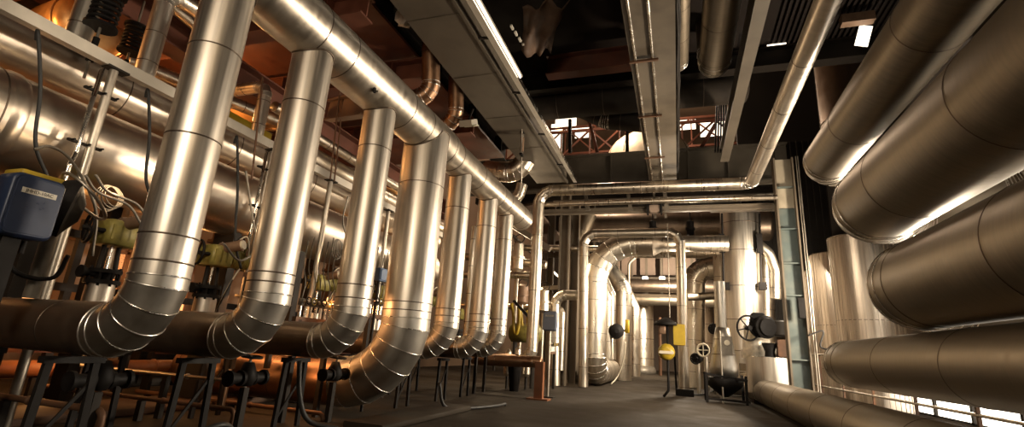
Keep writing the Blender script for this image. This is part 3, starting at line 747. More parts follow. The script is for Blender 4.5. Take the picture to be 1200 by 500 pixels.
# large lagged pipes above
q = P(836, 82, 'Z', 9.0); q2 = P(797, 78, 'Z', 9.0)
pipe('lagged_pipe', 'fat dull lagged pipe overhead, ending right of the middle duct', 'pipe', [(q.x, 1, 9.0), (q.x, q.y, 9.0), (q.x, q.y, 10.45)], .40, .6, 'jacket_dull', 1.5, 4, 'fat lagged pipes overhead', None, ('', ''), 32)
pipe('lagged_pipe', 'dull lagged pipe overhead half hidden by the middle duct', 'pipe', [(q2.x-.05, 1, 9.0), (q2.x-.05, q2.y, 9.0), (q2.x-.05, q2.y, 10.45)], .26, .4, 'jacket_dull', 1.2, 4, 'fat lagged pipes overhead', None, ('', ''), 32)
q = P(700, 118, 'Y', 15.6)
pipe('lagged_pipe', 'dark lagged pipe crossing high behind the middle duct', 'pipe', [(-6.2, 15.6, q.z), (2.2, 15.6, q.z)], .52, 1, 'shaded_lagging', 1.6, 4, 'fat lagged pipes overhead', None, ('dish', 'dish'), 32)
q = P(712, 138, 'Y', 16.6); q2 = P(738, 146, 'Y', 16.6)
pipe('lagged_pipe', 'dark hanging lagged pipe bulging left of the middle duct', 'pipe', [q+V((-1.2, 0, .7)), q, q2+V((.6, 0, .1))], .42, .6, 'shaded_lagging', .7, 4, 'fat lagged pipes overhead', None, ('dish', 'dish'), 28)
q = P(690, 74, 'Z', 9.7)
for y, z, m, lab in ((q.y, 9.7, 'primer_red', 'red-brown cross beam overhead between the two ducts'), (14.6, 10.1, 'beam_dark', 'dark cross beam overhead beyond the red-brown one')):
    hbeam((-3.6 if m == 'primer_red' else -6.3, y, z), (-.1 if m == 'primer_red' else 6.8, y, z), .4, .6, m, lab, n=0, grp='overhead cross beams')
# crumpled foil lagging, flood lamp, spring rods on the left
c = P(476, 14, 'X', -5.4)
t = thing('foil_lagging', 'crumpled pale foil lagging hanging at the top left of the flat duct', 'lagging', c)
mb = MB()
prof = [(-.4, .05), (-.3, .16), (-.1, .2), (.1, .15), (.3, .22), (.42, .08)]
u, w = perp(V((0, .2, 1)))
mb.loft([[c+V((0, .2, 1)).normalized()*a+(u*math.cos(i*PI/7)+w*math.sin(i*PI/7))*r*random.uniform(.6, 1.25) for i in range(14)] for a, r in prof], 'white_wrap', False, True, True); mb.build('wrap', t)
for pts, r, lab in (([P(505, 40, 'X', -5.3), P(505, 110, 'X', -5.3), P(440, 130, 'X', -6.6)], .21, 'tarnished brown elbow pipe dropping behind the header pipe'),
                    ([P(535, 70, 'X', -5.3), P(534, 140, 'X', -5.3), P(500, 160, 'X', -6.3)], .20, 'tarnished brown elbow pipe standing beyond the other tarnished one')):
    pipe('tarnished_pipe', lab, 'pipe', pts, r, .36, 'jacket_tarnished', .9, 4, 'tarnished elbow pipes', None, ('', 'flat'), 24)
c = P(549, 144, 'X', -5.0)
t = thing('flood_lamp', 'small flood lamp below the flat duct near the spring rod', 'lamp', c)
rot = Matrix.Rotation(.5, 3, 'X')
MB().box(c, (.34, .42, .16), 'galvanised_light', rot).build('housing', t)
MB().box(c+V((.1, 0, -.1)), (.26, .36, .02), 'ivory', rot).build('glass', t)
MB().bar(c+V((0, 0, .1)), c+V((0, .2, .5)), .05, .03, 'dark_steel').build('bracket', t)
a = P(612, 120, 'X', -4.1); b = P(611, 215, 'X', -4.3)
t = thing('spring_rod', 'slender rod with a spring can hanging from the flat duct', 'hanger', b)
MB().cyl(a, b, .016, 'rod_steel', 6).build('rod', t)
c = P(612, 168, 'X', -4.2)
mb = MB()
for s_ in (-1, 1): mb.cyl(c+V((0, s_*.07, -.35)), c+V((0, s_*.07, .35)), .018, 'rod_steel', 6)
mb.cyl(c+V((0, 0, -.25)), c+V((0, 0, .18)), .055, 'cast_brown', 12); mb.box(c+V((0, 0, .36)), (.08, .2, .05), 'black_iron'); mb.box(c+V((0, 0, -.36)), (.08, .2, .05), 'black_iron'); mb.build('spring_can', t)
pipe('vent_elbow', 'pale segmented elbow sticking out above the far end of the header', 'pipe', [P(570, 200, 'Y', 15.4), P(606, 202, 'Y', 15.4), P(622, 178, 'Y', 15.4)], .36, .55, 'jacket_cross', 2, 4, None, None, ('dish', 'flat'), 28)
pipe('vent_elbow', 'small pale elbow under the larger segmented one at the header end', 'pipe', [P(612, 216, 'Y', 15.8), P(607, 232, 'Y', 15.8), P(590, 236, 'Y', 15.8)], .2, .3, 'jacket_cross', 2, 3, None, None, ('flat', 'flat'), 24)

# slim bent pipe: overhead diagonal, cross run, drop
pipe('bent_pipe', 'slim clad pipe crossing the hall overhead and dropping beside the slate box', 'pipe',
     [(2.33, .6, 6.75), (2.33, 16.2, 6.75), (-4.55, 16.2, 6.78), (-4.55, 16.2, .95), (-6.6, 16.2, .92)], .195, [.32, .5, .42], ['jacket_long', 'jacket_cross', 'jacket_bright', 'jacket_tarnished'], 1.9, 4, None, ['overhead_run', 'cross_run', 'drop', 'stub'], ('', 'flat'), 32, be=.005)
pipe('cross_pipe', 'thinner pipe crossing the hall just below the slim bent pipe', 'pipe', [(-4.6, 16.7, 6.42), (3.1, 16.7, 6.42)], .085, .2, 'jacket_cross', 1.4, 3, 'thin cross pipes', None, ('flat', 'flat'), 18, be=.004)
pipe('cross_pipe', 'thin pipe crossing the hall against the tall girder', 'pipe', [(-4.6, 18.6, 7.1), (3.6, 18.6, 7.1)], .07, .2, 'rod_steel', 1.4, 3, 'thin cross pipes', None, ('flat', 'flat'), 16, be=.004)
hbeam((-5.2, 17.5, 6.35), (3.3, 17.5, 6.35), .16, .16, 'post_paint', 'slim steel beam under the thin cross pipe')
for px, lab in ((686, 'short hanger bracket under the cross pipe, above the tall arch'), (736, 'short hanger bracket under the cross pipe beside the middle duct'), (779, 'short hanger bracket under the cross pipe at the conduit drop')):
    a = P(px, 226, 'Y', 16.95); b = P(px+3, 246, 'Y', 16.95)
    mb = MB().bar(a, b, .12, .05, 'galvanised'); mb.box(b, (.16, .1, .05), 'galvanised')
    tag(mb.build('hanger_bracket', None, b), lab, 'bracket', 'hanger brackets')
c = P(767, 245, 'Y', 17.4); t = thing('lamp_box', 'small lamp box hung under the cross beam in mid hall', 'lamp', c)
MB().rbox(c, (.36, .3, .26), 'panel_pink', .04, 3, 1).build('lens', t); MB().box(c+V((0, 0, .17)), (.5, .4, .1), 'black_iron').build('hood', t)
for s_ in (-1, 1): MB().box(c+V((s_*.23, 0, 0)), (.06, .36, .34), 'black_iron').build('cheek', t)

# tall girder with panels, opening behind
mb = MB().box((-2.6, 20.2, 8.85), (13.6, .16, 1.5), 'girder_paint'); mb.box((-2.6, 20.1, 8.1), (13.6, .5, .08), 'girder_paint'); mb.box((-2.6, 20.1, 9.58), (13.6, .5, .06), 'girder_paint')
for x in (-7.5, -5, -2.5, -.9, .6, 2.1, 3.8): mb.box((x, 20.08, 8.85), (.06, .2, 1.46), 'girder_paint')
tag(mb.build('plate_girder', None, (-2.6, 20, 8.1)), 'tall plate girder spanning the hall behind the cross pipes', 'girder')
mb = MB().box((-2.6, 22, 8.3), (13.6, .4, .3), 'beam_dark')
tag(mb.build('steel_beam', None, (-2.6, 22, 8.15)), 'dark beam under the tall plate girder', 'beam')
c = P(760, 178, 'Y', 30)
t = thing('dome_tank', 'pale domed tank top seen over the tall girder', 'tank', (c.x, 30, 11))
mb = MB().lathe((c.x, 30, 10), (0, 0, 1), [(.3, 2.6)]+[(3.0+2.0*math.sin(a*PI/16), 2.6*math.cos(a*PI/16)+.01) for a in range(9)], 'dome_paint', 40); mb.build('shell', t)
mb = MB()
for j in range(12):
    a = 2*PI*j/12; mb.tube([(c.x+(2.61*math.cos(q*PI/16))*math.cos(a), 30+(2.61*math.cos(q*PI/16))*math.sin(a), 13.0+2.01*math.sin(q*PI/16)) for q in range(8)], .025, 'seam_dark', 5)
mb.build('seam', t)
def truss(y, z, x0, x1, h, m, lab):
    t = thing('roof_truss', lab, 'truss', (x0, y, z), 'roof trusses')
    MB().bar((x0, y, z), (x1, y, z), .18, .18, m).build('bottom_chord', t); MB().bar((x0, y, z+h), (x1, y, z+h), .18, .18, m).build('top_chord', t)
    n = int((x1-x0)/h); 
    for j in range(n):
        a = x0+(x1-x0)*j/n; b = x0+(x1-x0)*(j+1)/n
        MB().bar((a, y, z+(h if j % 2 else 0)), (b, y, z+(0 if j % 2 else h)), .12, .12, m, V((0, 1, 0))).build('diagonal', t)
    for j in range(n+1):
        a = x0+(x1-x0)*j/n; MB().box((a, y, z+h/2), (.1, .1, h), m).build('upright', t)
truss(33, 15.0, -12, 7, 2.0, 'primer_red', 'red roof truss seen over the tall girder, nearer one')
truss(41, 18.6, -12, 7, 2.6, 'primer_red', 'red roof truss seen over the tall girder, farther one')
for px0, py0, px1, py1, m, lab in ((700, 178, 690, 140, 'primer_red', 'slanted red brace in the opening left of the dome'), (820, 175, 838, 146, 'primer_red', 'slanted red brace in the opening right of the dome'), (668, 178, 668, 140, 'black_iron', 'black upright post in the opening over the girder'), (735, 178, 735, 150, 'black_iron', 'black upright post in front of the pale dome')):
    a = P(px0, py0+1, 'Y', 20.3); b = P(px1, py1, 'Y', 20.3); tag(MB().bar(a, b, .14, .14, m, V((0, 1, 0))).build('brace_post', None, a), lab, 'post')
tag(MB().box((-2.6, 33, 10.15), (13.6, 13, .3), 'beam_dark').build('upper_floor', None, (-2.6, 33, 10)), 'dark upper floor slab carrying the domed tank', 'slab')['kind'] = 'structure'
for j, (px, py, w, h) in enumerate(((663, 146, 2.2, 1.6), (682, 155, 1.4, 1.2), (652, 166, 1.2, 4.0), (838, 150, 2.6, 1.6), (806, 146, 1.4, 1.0))):
    c = P(px, py, 'Y', 46)
    struct('window_%d' % (nw+1+j), MB().box(c, (w, .05, h), 'daylight_soft'), ['bright skylight pane top left in the opening over the girder', 'small skylight pane near the slanted red brace', 'tall skylight pane at the left edge of the opening', 'skylight pane right of the pale dome', 'small skylight pane above the pale dome'][j], 'window')
nw += 4
# slits of daylight beside the slim beam
for i, (px, py, L) in enumerate(((868, 60, 1.5), (862, 85, .8), (910, 52, .4))):
    c = P(px, py, 'Z', 10.39); tag(MB().box(c, (.07 if i < 2 else .5, L if i < 2 else .05, .02), 'daylight_soft').build('window_slit', None, c), ['long slit of daylight in the deck left of the slim grey beam', 'short slit of daylight in the deck near the lagged pipe end', 'small slit of daylight in the deck right of the slim grey beam'][i], 'daylight slit')['kind'] = 'structure'
t = thing('louvre_stack', 'stack of dark upright louvre bars by the end of the slim beam', 'louvre', P(845, 175, 'Y', 19))
for j in range(5):
    a = P(838+j*3.2, 178, 'Y', 19.2); b = P(840+j*2.6, 122, 'Y', 19.2); MB().bar(a, b, .06, .14, 'black_iron', V((0, 1, 0))).build('bar', t)

# ================================================================== RIGHT: big pipes
def bigpipe(lab, x, z, R, y1, turn, seams, first=.5, br=None, mats='jacket_dull', tl=3.0):
    pts = [(x, -.5, z), (x, y1, z)]
    if turn: pts.append((x+turn[0]*tl, y1+turn[1]*tl, z+turn[2]*tl))
    return pipe('lagged_main', lab, 'pipe', pts, R, br or R*1.15, mats, seams, 5, 'lagged mains on the right', None, ('', 'dish'), 56, seam='seam_dark', bead='seam_bright', first=first, loc=(x, 0, z-R))
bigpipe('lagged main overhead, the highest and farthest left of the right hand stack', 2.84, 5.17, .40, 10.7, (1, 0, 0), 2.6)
pipe('lagged_main', 'lagged main second from the top, doubling back in a segmented bend', 'pipe', [(3.06, -.5, 3.87), (3.06, 9.5, 3.87), (5.45, 9.5, 4.4), (5.45, 2, 4.6)], .60, .75, ['jacket_dull', 'jacket_dull', 'jacket_bright'], 2.3, 6, 'lagged mains on the right', None, ('', 'dish'), 56, loc=(3.06, 0, 3.27))  # return run gets a brighter jacket as painted window light
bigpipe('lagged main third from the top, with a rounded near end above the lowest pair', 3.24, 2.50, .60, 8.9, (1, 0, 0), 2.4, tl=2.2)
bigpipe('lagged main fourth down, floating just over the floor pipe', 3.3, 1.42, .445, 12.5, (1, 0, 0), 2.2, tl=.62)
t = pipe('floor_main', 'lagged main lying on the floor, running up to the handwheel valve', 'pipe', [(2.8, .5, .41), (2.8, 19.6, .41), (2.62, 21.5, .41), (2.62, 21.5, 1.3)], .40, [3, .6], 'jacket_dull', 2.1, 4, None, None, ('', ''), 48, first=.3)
SL = [(3.1, 'steel stanchion between the lagged mains, nearest'), (10, 'steel stanchion near the ends of the lagged mains')]

# clad tanks
for i, ((px, py), lab) in enumerate((((1003, 279), 'striped clad vertical tank tallest in view, right of the pale green column'), ((958, 299), 'striped clad vertical tank in the middle of the three'), ((938, 318), 'striped clad vertical tank beside the pale green column'))):
    X, R = 6.15, (.95, .95, .8)[i]; q = P((969, 948, 937)[i], (282, 301, 319)[i], 'X', 5.22); Y = q.y-.2; ztop = q.z
    t = thing('clad_tank', lab, 'tank', (X, Y, 0), 'clad tanks on the right')
    mb = MB().lathe((X, Y, 0), (0, 0, 1), [(0, R), (ztop, R)], 'tank_cladding', 64, False, False)
    for zz in (1.3, 2.9): mb.band((X, Y, zz), (0, 0, 1), R, 'seam_dark', .012, .006, 64)
    for j in range(40):
        a = 2*PI*j/40; mb.box((X+(R+.004)*math.cos(a), Y+(R+.004)*math.sin(a), ztop/2), (.02, .05, ztop), 'tank_cladding', Matrix.Rotation(a, 3, 'Z'))
    mb.build('shell', t)
    MB().lathe((X, Y, ztop), (0, 0, 1), [(0, R+.02), (.03, R+.02), (.05, R*.8), (.06, .01)], 'jacket_dull', 64).build('lid', t)
# handrail
t = thing('handrail', 'steel handrail running between the floor main and the lagged mains', 'handrail', (5.0, 4, 0))
mb = MB().cyl((4.6, 2, .72), (4.6, 22.5, .72), .03, 'rod_steel', 10); mb.build('mid_rail', t)
MB().cyl((4.6, 2, 1.75), (4.6, 22.5, 1.75), .03, 'rod_steel', 10).build('top_rail', t)
for y in (5.2, 7, 8.6, 10.5, 12.8, 15.2, 17.6, 20, 22.4): MB().bar((4.6, y, 0), (4.6, y, 1.75), .06, .05, 'rust_steel', V((1, 0, 0))).build('post', t)
# pale green column
x0 = 3.45
t = thing('steel_column', 'pale green painted steel column left of the clad tanks', 'column', (x0, 17.3, 0))
MB().box((x0, 17.3, 3.1), (.5, .04, 6.2), 'column_paint').build('web', t); MB().box((x0, 17.3, 7.06), (.5, .04, 1.68), 'cream_paint').build('upper_web', t)['label'] = 'cream upper web'
for s_ in (-1, 1): MB().box((x0+s_*.27, 17.3, 3.95), (.05, .42, 7.9), 'post_paint').build('flange', t)
mb = MB()
for z in (1.5, 3.4, 4.4, 5.5, 6.9): mb.box((x0, 17.22, z), (.5, .14, .04), 'column_paint')
mb.build('stiffener', t)
MB().box((x0, 17.3, .02), (.8, .7, .04), 'dark_steel').build('base_plate', t)
mb = MB()
for j, dx in enumerate((.36, .42)): mb.cyl((x0+dx, 17.05, 0), (x0+dx, 17.05, 7.9), .018, 'rod_steel', 8)
mb.build('conduit', t)
mb = MB().box((x0+.1, 16.95, 3.0), (.16, .2, .6), 'black_iron'); mb.build('switch', t)
tag(MB().tube(spline([(x0+.2, 16.9, 2.2), (x0+.6, 16.9, 2.35), (x0+.5, 16.9, 1.9), (x0+.9, 16.8, 1.85), (x0+1.5, 16.8, 2.0)]), .025, 'rubber', 6).build('loose_cable', None, (x0, 17, 2)), 'loose black cable looping off the pale green column', 'cable')
hbeam((1.2, 17.7, 6.35), (3.2, 17.7, 6.35), .14, .14, 'post_paint', 'short beam tying into the pale green column')
# tall vessel in the dark and bracket near the skylight
t = thing('tall_vessel', 'tall dark clad vessel rising behind the diagonal pipe', 'vessel', (5.9, 20.5, 7.6))
c = P(990, 100, 'Y', 20.5)
MB().lathe((c.x, 20.5, 7.8), (0, 0, 1), [(0, .6), (.3, .92), (.6, .96), (8, .96)], 'jacket_lower', 40).build('shell', t)
MB().torus((c.x, 20.5, 10.5), (0, 0, 1), .97, .02, 'seam_dark', 40, 6).build('seam', t)
c = P(1012, 42, 'Y', 13.5)
o = struct('window_%d' % (nw+5), MB().box(c, (.3, .04, .6), 'daylight_soft', Matrix.Rotation(.3, 3, 'Y')), 'small bright pane high between the diagonal pipe and the top lagged main', 'window')
t = tag(MB().bar(P(985, 25, 'Y', 13.2), P(1024, 20, 'Y', 13.2), .25, .25, 'cast_brown').build('steel_bracket', None, c), 'brown bracket above the small bright pane at upper right', 'bracket')

# ================================================================== MID HALL: arches
YA = 21.8
base = V((-3.38, YA, .56))
t = pipe('arch_pipe', 'great segmented arch pipe rising from the floor in mid hall', 'pipe', [(-3.38, 27.2, .56), base, (-3.38, YA, 6.05), (-.9, YA, 6.05)], .53, [.75, 1.75], ['jacket_bright', 'jacket_bright', 'jacket_cross'], 1.4, 6, None, ['floor_run', 'upright', 'cross_run'], ('dish', ''), 40, be=.010, extra=.003)
MB().lathe((-.9, YA, 6.05), (1, 0, 0), [(0, .53), (.35, .34), (3.0, .34)], 'jacket_cross', 36, False, True).build('reducer', t)
pipe('slim_arch', 'slim clad arch pipe framing the great arch and standing in mid hall', 'pipe', [G(684, 20.6), P(684, 274, 'Y', 20.6), P(797, 272, 'Y', 20.6), P(802, 458, 'Y', 20.6)], .19, [.55, .55], 'jacket_long', 1.5, 3, None, ['left_upright', 'cross_run', 'right_upright'], ('flat', 'flat'), 28, be=.006)
c = P(803, 462, 'Y', 20.6); mb = MB().box((c.x, c.y, .12), (.6, .5, .24), 'black_iron'); tag(mb.build('pipe_shoe', None, (c.x, c.y, 0)), 'black shoe under the right leg of the slim arch', 'pipe support')
pipe('dark_riser', 'broad dark clad riser left of the great arch', 'pipe', [G(668, 24), P(672, 292, 'Y', 24), P(690, 250, 'Y', 24)], .42, .6, 'jacket_dull', 1.6, 4, None, None, ('', ''), 32)
pipe('hook_pipe', 'bright hook-shaped pipe right of the slate control box', 'pipe', [G(651, 20), P(651, 345, 'Y', 20), P(676, 346, 'Y', 20)], .21, .45, 'jacket_bright', 1.2, 4, None, None, ('', ''), 28, be=.006)
AR = [((728, 436), (729, 338), (704, 305), 29, .56, 'bent riser just right of the great arch, leaning back at its top'),
      ((716, 430), (716, 345), (704, 318), 26, .24, 'slim riser tucked between the great arch and the bent riser'),
      ((712, 430), (711, 350), (706, 338), 24, .22, 'slim riser pressed against the great arch'),
      ((743, 430), (743, 362), (733, 340), 36, .42, 'bright riser beyond the bent riser')]
for a, b, c_, Y, R, lab in AR:
    A = P(*a, 'Y', Y); B = P(*b, 'Y', Y); C_ = P(*c_, 'Y', Y); A.z = 1.1 if R < .3 else .02
    pipe('arch_riser', lab, 'pipe', [A, B, C_+(C_-B)*.8], R, R*1.6, 'jacket_bright', 1.6, 4, 'risers beyond the great arch', None, ('', 'flat'), 32, be=.008)
c = P(722, 388, 'Y', 24)
t = thing('round_motor', 'dark round motor hung on the riser right of the great arch', 'motor', c)
MB().hard(c, (.25, -1, .05), [(-.25, .28), (-.2, .34), (.15, .34), (.2, .24), (.26, .1)], 'black_iron', 24).build('case', t)
MB().rbox(c+V((.5, .1, .25)), (.2, .2, .6), 'yellow_paint', .05, 3, 2).build('actuator', t)
MB().bar(c+V((.2, .1, 0)), c+V((.5, .1, .1)), .1, .1, 'black_iron').build('link', t)
tag(MB().tube(spline([P(733, 400, 'Y', 23.5), P(731, 420, 'Y', 23.5), P(724, 440, 'Y', 23.5), P(716, 450, 'Y', 23)]), .03, 'ivory', 6).build('loose_cable', None, P(716, 450, 'Y', 23)), 'pale cable trailing to the floor by the great arch', 'cable')
# far bright tanks
for i, (px, Y, R, zt, lab) in enumerate(((753, 45, .95, 5.6, 'bright upright clad tank closing the view beyond the arches'), (733, 42, .8, 6.2, 'bright upright clad tank half hidden by the bent riser'), (820, 48, 1.2, 6.0, 'bright upright clad tank behind the right leg of the slim arch'))):
    c = P(px, 420, 'Y', Y)
    t = thing('bright_tank', lab, 'tank', (c.x, Y, 0), 'bright tanks at the far end')
    mb = MB().shell((c.x, Y, 0), (c.x, Y, zt), R, 'jacket_bright', 36)
    for z in (1.2, 2.8, 4.4): mb.band((c.x, Y, z), (0, 0, 1), R, 'seam_dark', .02, .01, 36)
    mb.build('shell', t); MB().dish((c.x, Y, zt), (0, 0, 1), R, 'jacket_bright', 36).build('lid', t)
    MB().lathe((c.x, Y, 0), (0, 0, 1), [(0, R+.2), (.3, R+.15), (.6, R+.005)], 'cast_grey', 36).build('skirt', t)
# far cross mains
for (py, Y, R, x0, x1, m, lab) in ((263, 25, .75, 690, 900, 'jacket_lower', 'thick dull main crossing the far hall highest up'), (334, 40, .5, 735, 850, 'jacket_lower', 'bright main crossing the far hall below the wall panels'),
                                 (350, 41, .45, 735, 850, 'jacket_dull', 'dull main crossing the far hall, lowest of the crossing mains'), (291, 29, .36, 745, 880, 'jacket_cross', 'slimmer clad main crossing above the far wall panels')):
    a = P(x0, py+ (4 if py < 300 else 0), 'Y', Y); b = P(x1, py, 'Y', Y); b.z = a.z
    pipe('far_main', lab, 'pipe', [a, b], R, 1, m, 2.2, 3, 'mains crossing the far hall', None, ('dish', 'dish'), 36)
for px, lab in ((809, 'black spring can over the fat main beside the slim arch'), (765, 'black spring can over the fat main near the lamp box')):
    c = P(px, 268, 'Y', 23.8); t = thing('spring_can', lab, 'spring hanger', c, 'spring cans on the fat main')
    MB().hard(c-V((0, 0, .4)), (0, 0, 1), [(0, .12), (.05, .2), (.1, .16), (.35, .16), (.35, .21), (.45, .21), (.45, .16), (.75, .16), (.8, .08)], 'black_iron', 18).build('can', t)
    MB().cyl(c+V((0, 0, .4)), c+V((0, 0, 1.6)), .03, 'dark_steel', 8).build('rod', t)
    MB().cyl(c-V((0, 0, 1.0)), c-V((0, 0, .4)), .03, 'dark_steel', 8).build('clevis_rod', t)
# hanging tarpaulin and its pale clips overhead
a, b, c3, d3 = P(612, 8, 'Z', 9.4), P(668, 2, 'Z', 9.6), P(612, 62, 'Z', 8.6), P(645, 58, 'Z', 9.2)
mb = MB(); nU, nV = 12, 9; rows = []
k_ = mb.mid('tarp')
for iv in range(nV):
    for iu in range(nU):
        u_, v_ = iu/(nU-1), iv/(nV-1); q = a.lerp(b, u_).lerp(c3.lerp(d3, u_), v_)
        mb.v.append(q+V((0, .10*math.sin(u_*9+v_*4), .12*math.sin(u_*14+2*v_)+.08*math.sin(v_*11))))
for iv in range(nV-1):
    for iu in range(nU-1): mb.face([iv*nU+iu, iv*nU+iu+1, (iv+1)*nU+iu+1, (iv+1)*nU+iu], k_, True)
tp = mb.build('tarpaulin', None, a); tag(tp, 'crumpled brown tarpaulin hanging overhead right of the glowing strip', 'tarpaulin')
tp.modifiers.new('thickness', 'SOLIDIFY').thickness = .02
for q_ in range(5):
    p0 = P(600+q_*4.6, 32+q_*7.2, 'Z', 8.75); MB().box(p0, (.05, .16, .05), 'label_white').build('clip', tp)
# far wall panels
c0 = P(745, 312, 'Y', 43)
t = thing('panel_wall', 'row of pale panels in a steel frame at the far end', 'panel wall', (c0.x, 43, 0))
for px in (704, 718, 737, 759, 786, 806):
    c = P(px, 309, 'Y', 43); MB().box(c, (1.25, .1, 1.9), 'panel_pink').build('panel', t)
a = P(690, 325, 'Y', 42.8); b = P(830, 322, 'Y', 42.8); b.z = a.z
MB().bar(a, b, .3, .2, 'post_paint').build('rail', t)
a2 = a+V((0, 0, -.9)); b2 = b+V((0, 0, -.9)); MB().bar(a2, b2, .3, .2, 'post_paint').build('rail', t)
mb = MB()
for j in range(9):
    q = a.lerp(b, j/8); mb.box((q.x, 43, 8.2), (.2, .2, 3.6), 'post_paint')
mb.build('mullion', t)
for px in (756, 776):
    c = P(px, 326, 'Y', 42.45); t = thing('bulkhead_lamp', 'small glowing bulkhead lamp below the far panels, %s' % ('near the thin pole' if px == 756 else 'near the slim arch'), 'lamp', c)
    MB().rbox(c, (.5, .2, .3), 'glow_white', .08, 3, 1).build('glass', t); MB().box(c+V((0, .12, 0)), (.6, .04, .4), 'dark_steel').build('back_plate', t)
c = P(737, 430, 'Y', 30); a = P(737, 308, 'Y', 30)
tag(MB().tube(rounded([(c.x, 30, 0), (c.x, 30, a.z), (c.x+.8, 30, a.z+.7)], .4), .07, 'ivory', 8).build('thin_pole', None, (c.x, 30, 0)), 'thin pale pole with a bent top in front of the far panels', 'pole')

# hoist stand in mid hall
c = P(783, 466, 'Z', 0); s_ = 1
t = thing('hose_station', 'yellow boxed stand with a round yellow lamp in mid hall', 'stand', (c.x, c.y, 0))
top = P(782, 378, 'Y', c.y)
MB().tube(rounded([(c.x-.15, c.y, .03), (c.x+.02, c.y, .25), (c.x+.02, c.y, top.z)], .1), .045, 'black_iron', 8).build('pole', t)
q = P(796, 392, 'Y', c.y); MB().rbox(q, (.40, .26, .72), 'yellow_paint', .04, 3, 1).build('box', t)
q = P(781, 412, 'Y', c.y); mb = MB().lathe(q-V((0, .25, 0)), (0, 1, 0), [(0, .1), (.03, .24), (.25, .29), (.4, .27), (.5, .12)], 'yellow_paint', 24); mb.build('drum', t)
MB().rbox(q+V((0, -.28, -.02)), (.5, .04, .10), 'ivory', .03, 2, 1).build('sign_plate', t)
q = P(780, 377, 'Y', c.y); MB().lathe(q, (0, 0, 1), [(-.12, .42), (.0, .36), (.1, .15), (.16, .04)], 'black_iron', 24).build('hood', t)
q = P(776, 386, 'Y', c.y); MB().rbox(q, (.25, .2, .3), 'cast_brown', .05, 3, 2).build('lamp', t)
c2 = P(797, 463, 'Z', 0)
MB().cyl((c2.x-.12, c2.y, 0), (c2.x-.16, c2.y, 1.4), .04, 'black_iron', 8).build('prop', t)
t = tag(MB().cyl(P(774, 440, 'Y', 24), P(773, 372, 'Y', 24), .07, 'rust_steel', 8).build('red_post', None, P(774, 440, 'Y', 24)), 'slim rusty post left of the yellow stand', 'post')
tag(MB().cyl(P(785, 372, 'Y', 19.6), P(782, 262, 'Y', 19.6), .018, 'rod_steel', 6).build('hanging_cable', None, P(785, 372, 'Y', 19.6)), 'thin cable dropping from above to the yellow stand', 'cable')

# right group: bent riser, great upright, cone
pipe('bend_riser', 'bright riser with a fat elbow left of the great upright pipe', 'pipe', [G(811, 27), P(813, 318, 'Y', 27), P(862, 308, 'Y', 27)], .56, .85, ['jacket_bright', 'jacket_bright'], 1.5, 5, None, None, ('', ''), 36, be=.009)
pipe('tie_pipe', 'small clad pipe tying across to the great upright pipe', 'pipe', [P(806, 348, 'Y', 24), P(866, 345, 'Y', 24)], .17, .3, 'jacket_dull', 1, 3, None, None, ('flat', 'flat'), 24, be=.005)
a = P(872, 436, 'Y', 23); b = P(866.5, 246, 'Y', 23)
t = thing('upright_main', 'great upright clad pipe beside the handwheel valve', 'pipe', (a.x, 23, a.z))
d = b-a; mb = MB().shell(a, b, .80, 'jacket_upright', 48)
for f_ in (.12, .3, .5, .72, .9): mb.band(a+d*f_, d, .80, 'seam_dark', .014, .007, 48)
mb.build('shaft', t)
MB().dish(b, d, .80, 'jacket_upright', 48, .2).build('lid', t)
MB().lathe(a-d.normalized()*.9, d, [(0, .45), (.5, .5), (.9, .79)], 'jacket_upright', 48).build('reducer', t)
mb = MB()
for px in (846, 890): mb.box(P(px, 285, 'Y', 22.3), (.22, .2, .8), 'black_iron'); mb.cyl(P(px+2, 330, 'Y', 22.3), P(px, 250, 'Y', 22.3), .04, 'black_iron', 8); mb.box(P(px+4, 335, 'Y', 22.3), (.3, .2, .3), 'black_iron')
mb.build('hanger', t)
pipe('side_riser', 'bright clad riser just left of the great upright pipe', 'pipe', [G(848, 26), P(846, 300, 'Y', 26)], .40, 1, 'jacket_bright', 1.5, 3, None, None, ('', ''), 32)
c = P(849, 440, 'Y', 19); z0 = .75
t = thing('reducer_pot', 'pale conical reducer pot on a dark skid in front of the great upright pipe', 'reducer', (c.x, 19, 0))
mb = MB().lathe((c.x, 19, z0), (0, 0, 1), [(0, .2), (.12, .44), (.4, .45), (.8, .38), (1.3, .30), (1.7, .22)], 'jacket_elbow', 32)
mb.band((c.x, 19, z0+.8), (0, 0, 1), .38, 'seam_dark', .012, .006, 32); mb.band((c.x, 19, z0+1.3), (0, 0, 1), .30, 'seam_dark', .012, .006, 32); mb.build('cone', t)
mb = MB().cyl((c.x-.02, 19, z0+1.7), (c.x-.02, 19, z0+3.3), .18, 'jacket_elbow', 28); mb.build('neck', t)
mb = MB().lathe((c.x, 19, .18), (0, 0, 1), [(0, .1), (.15, .3), (.35, .55), (.6, .6), (.62, .5)], 'black_iron', 28); mb.build('sump', t)
for sx in (-1, 1):
    for sy in (-1, 1): MB().box((c.x+sx*.6, 19+sy*.5, .45), (.08, .08, .9), 'black_iron').build('leg', t)
for sy in (-1, 1): MB().bar((c.x-.65, 19+sy*.5, .9), (c.x+.65, 19+sy*.5, .75), .07, .07, 'black_iron').build('frame', t)
MB().bar((c.x-.6, 18.5, .12), (c.x+.7, 18.5, .1), .07, .07, 'black_iron').build('foot_bar', t)
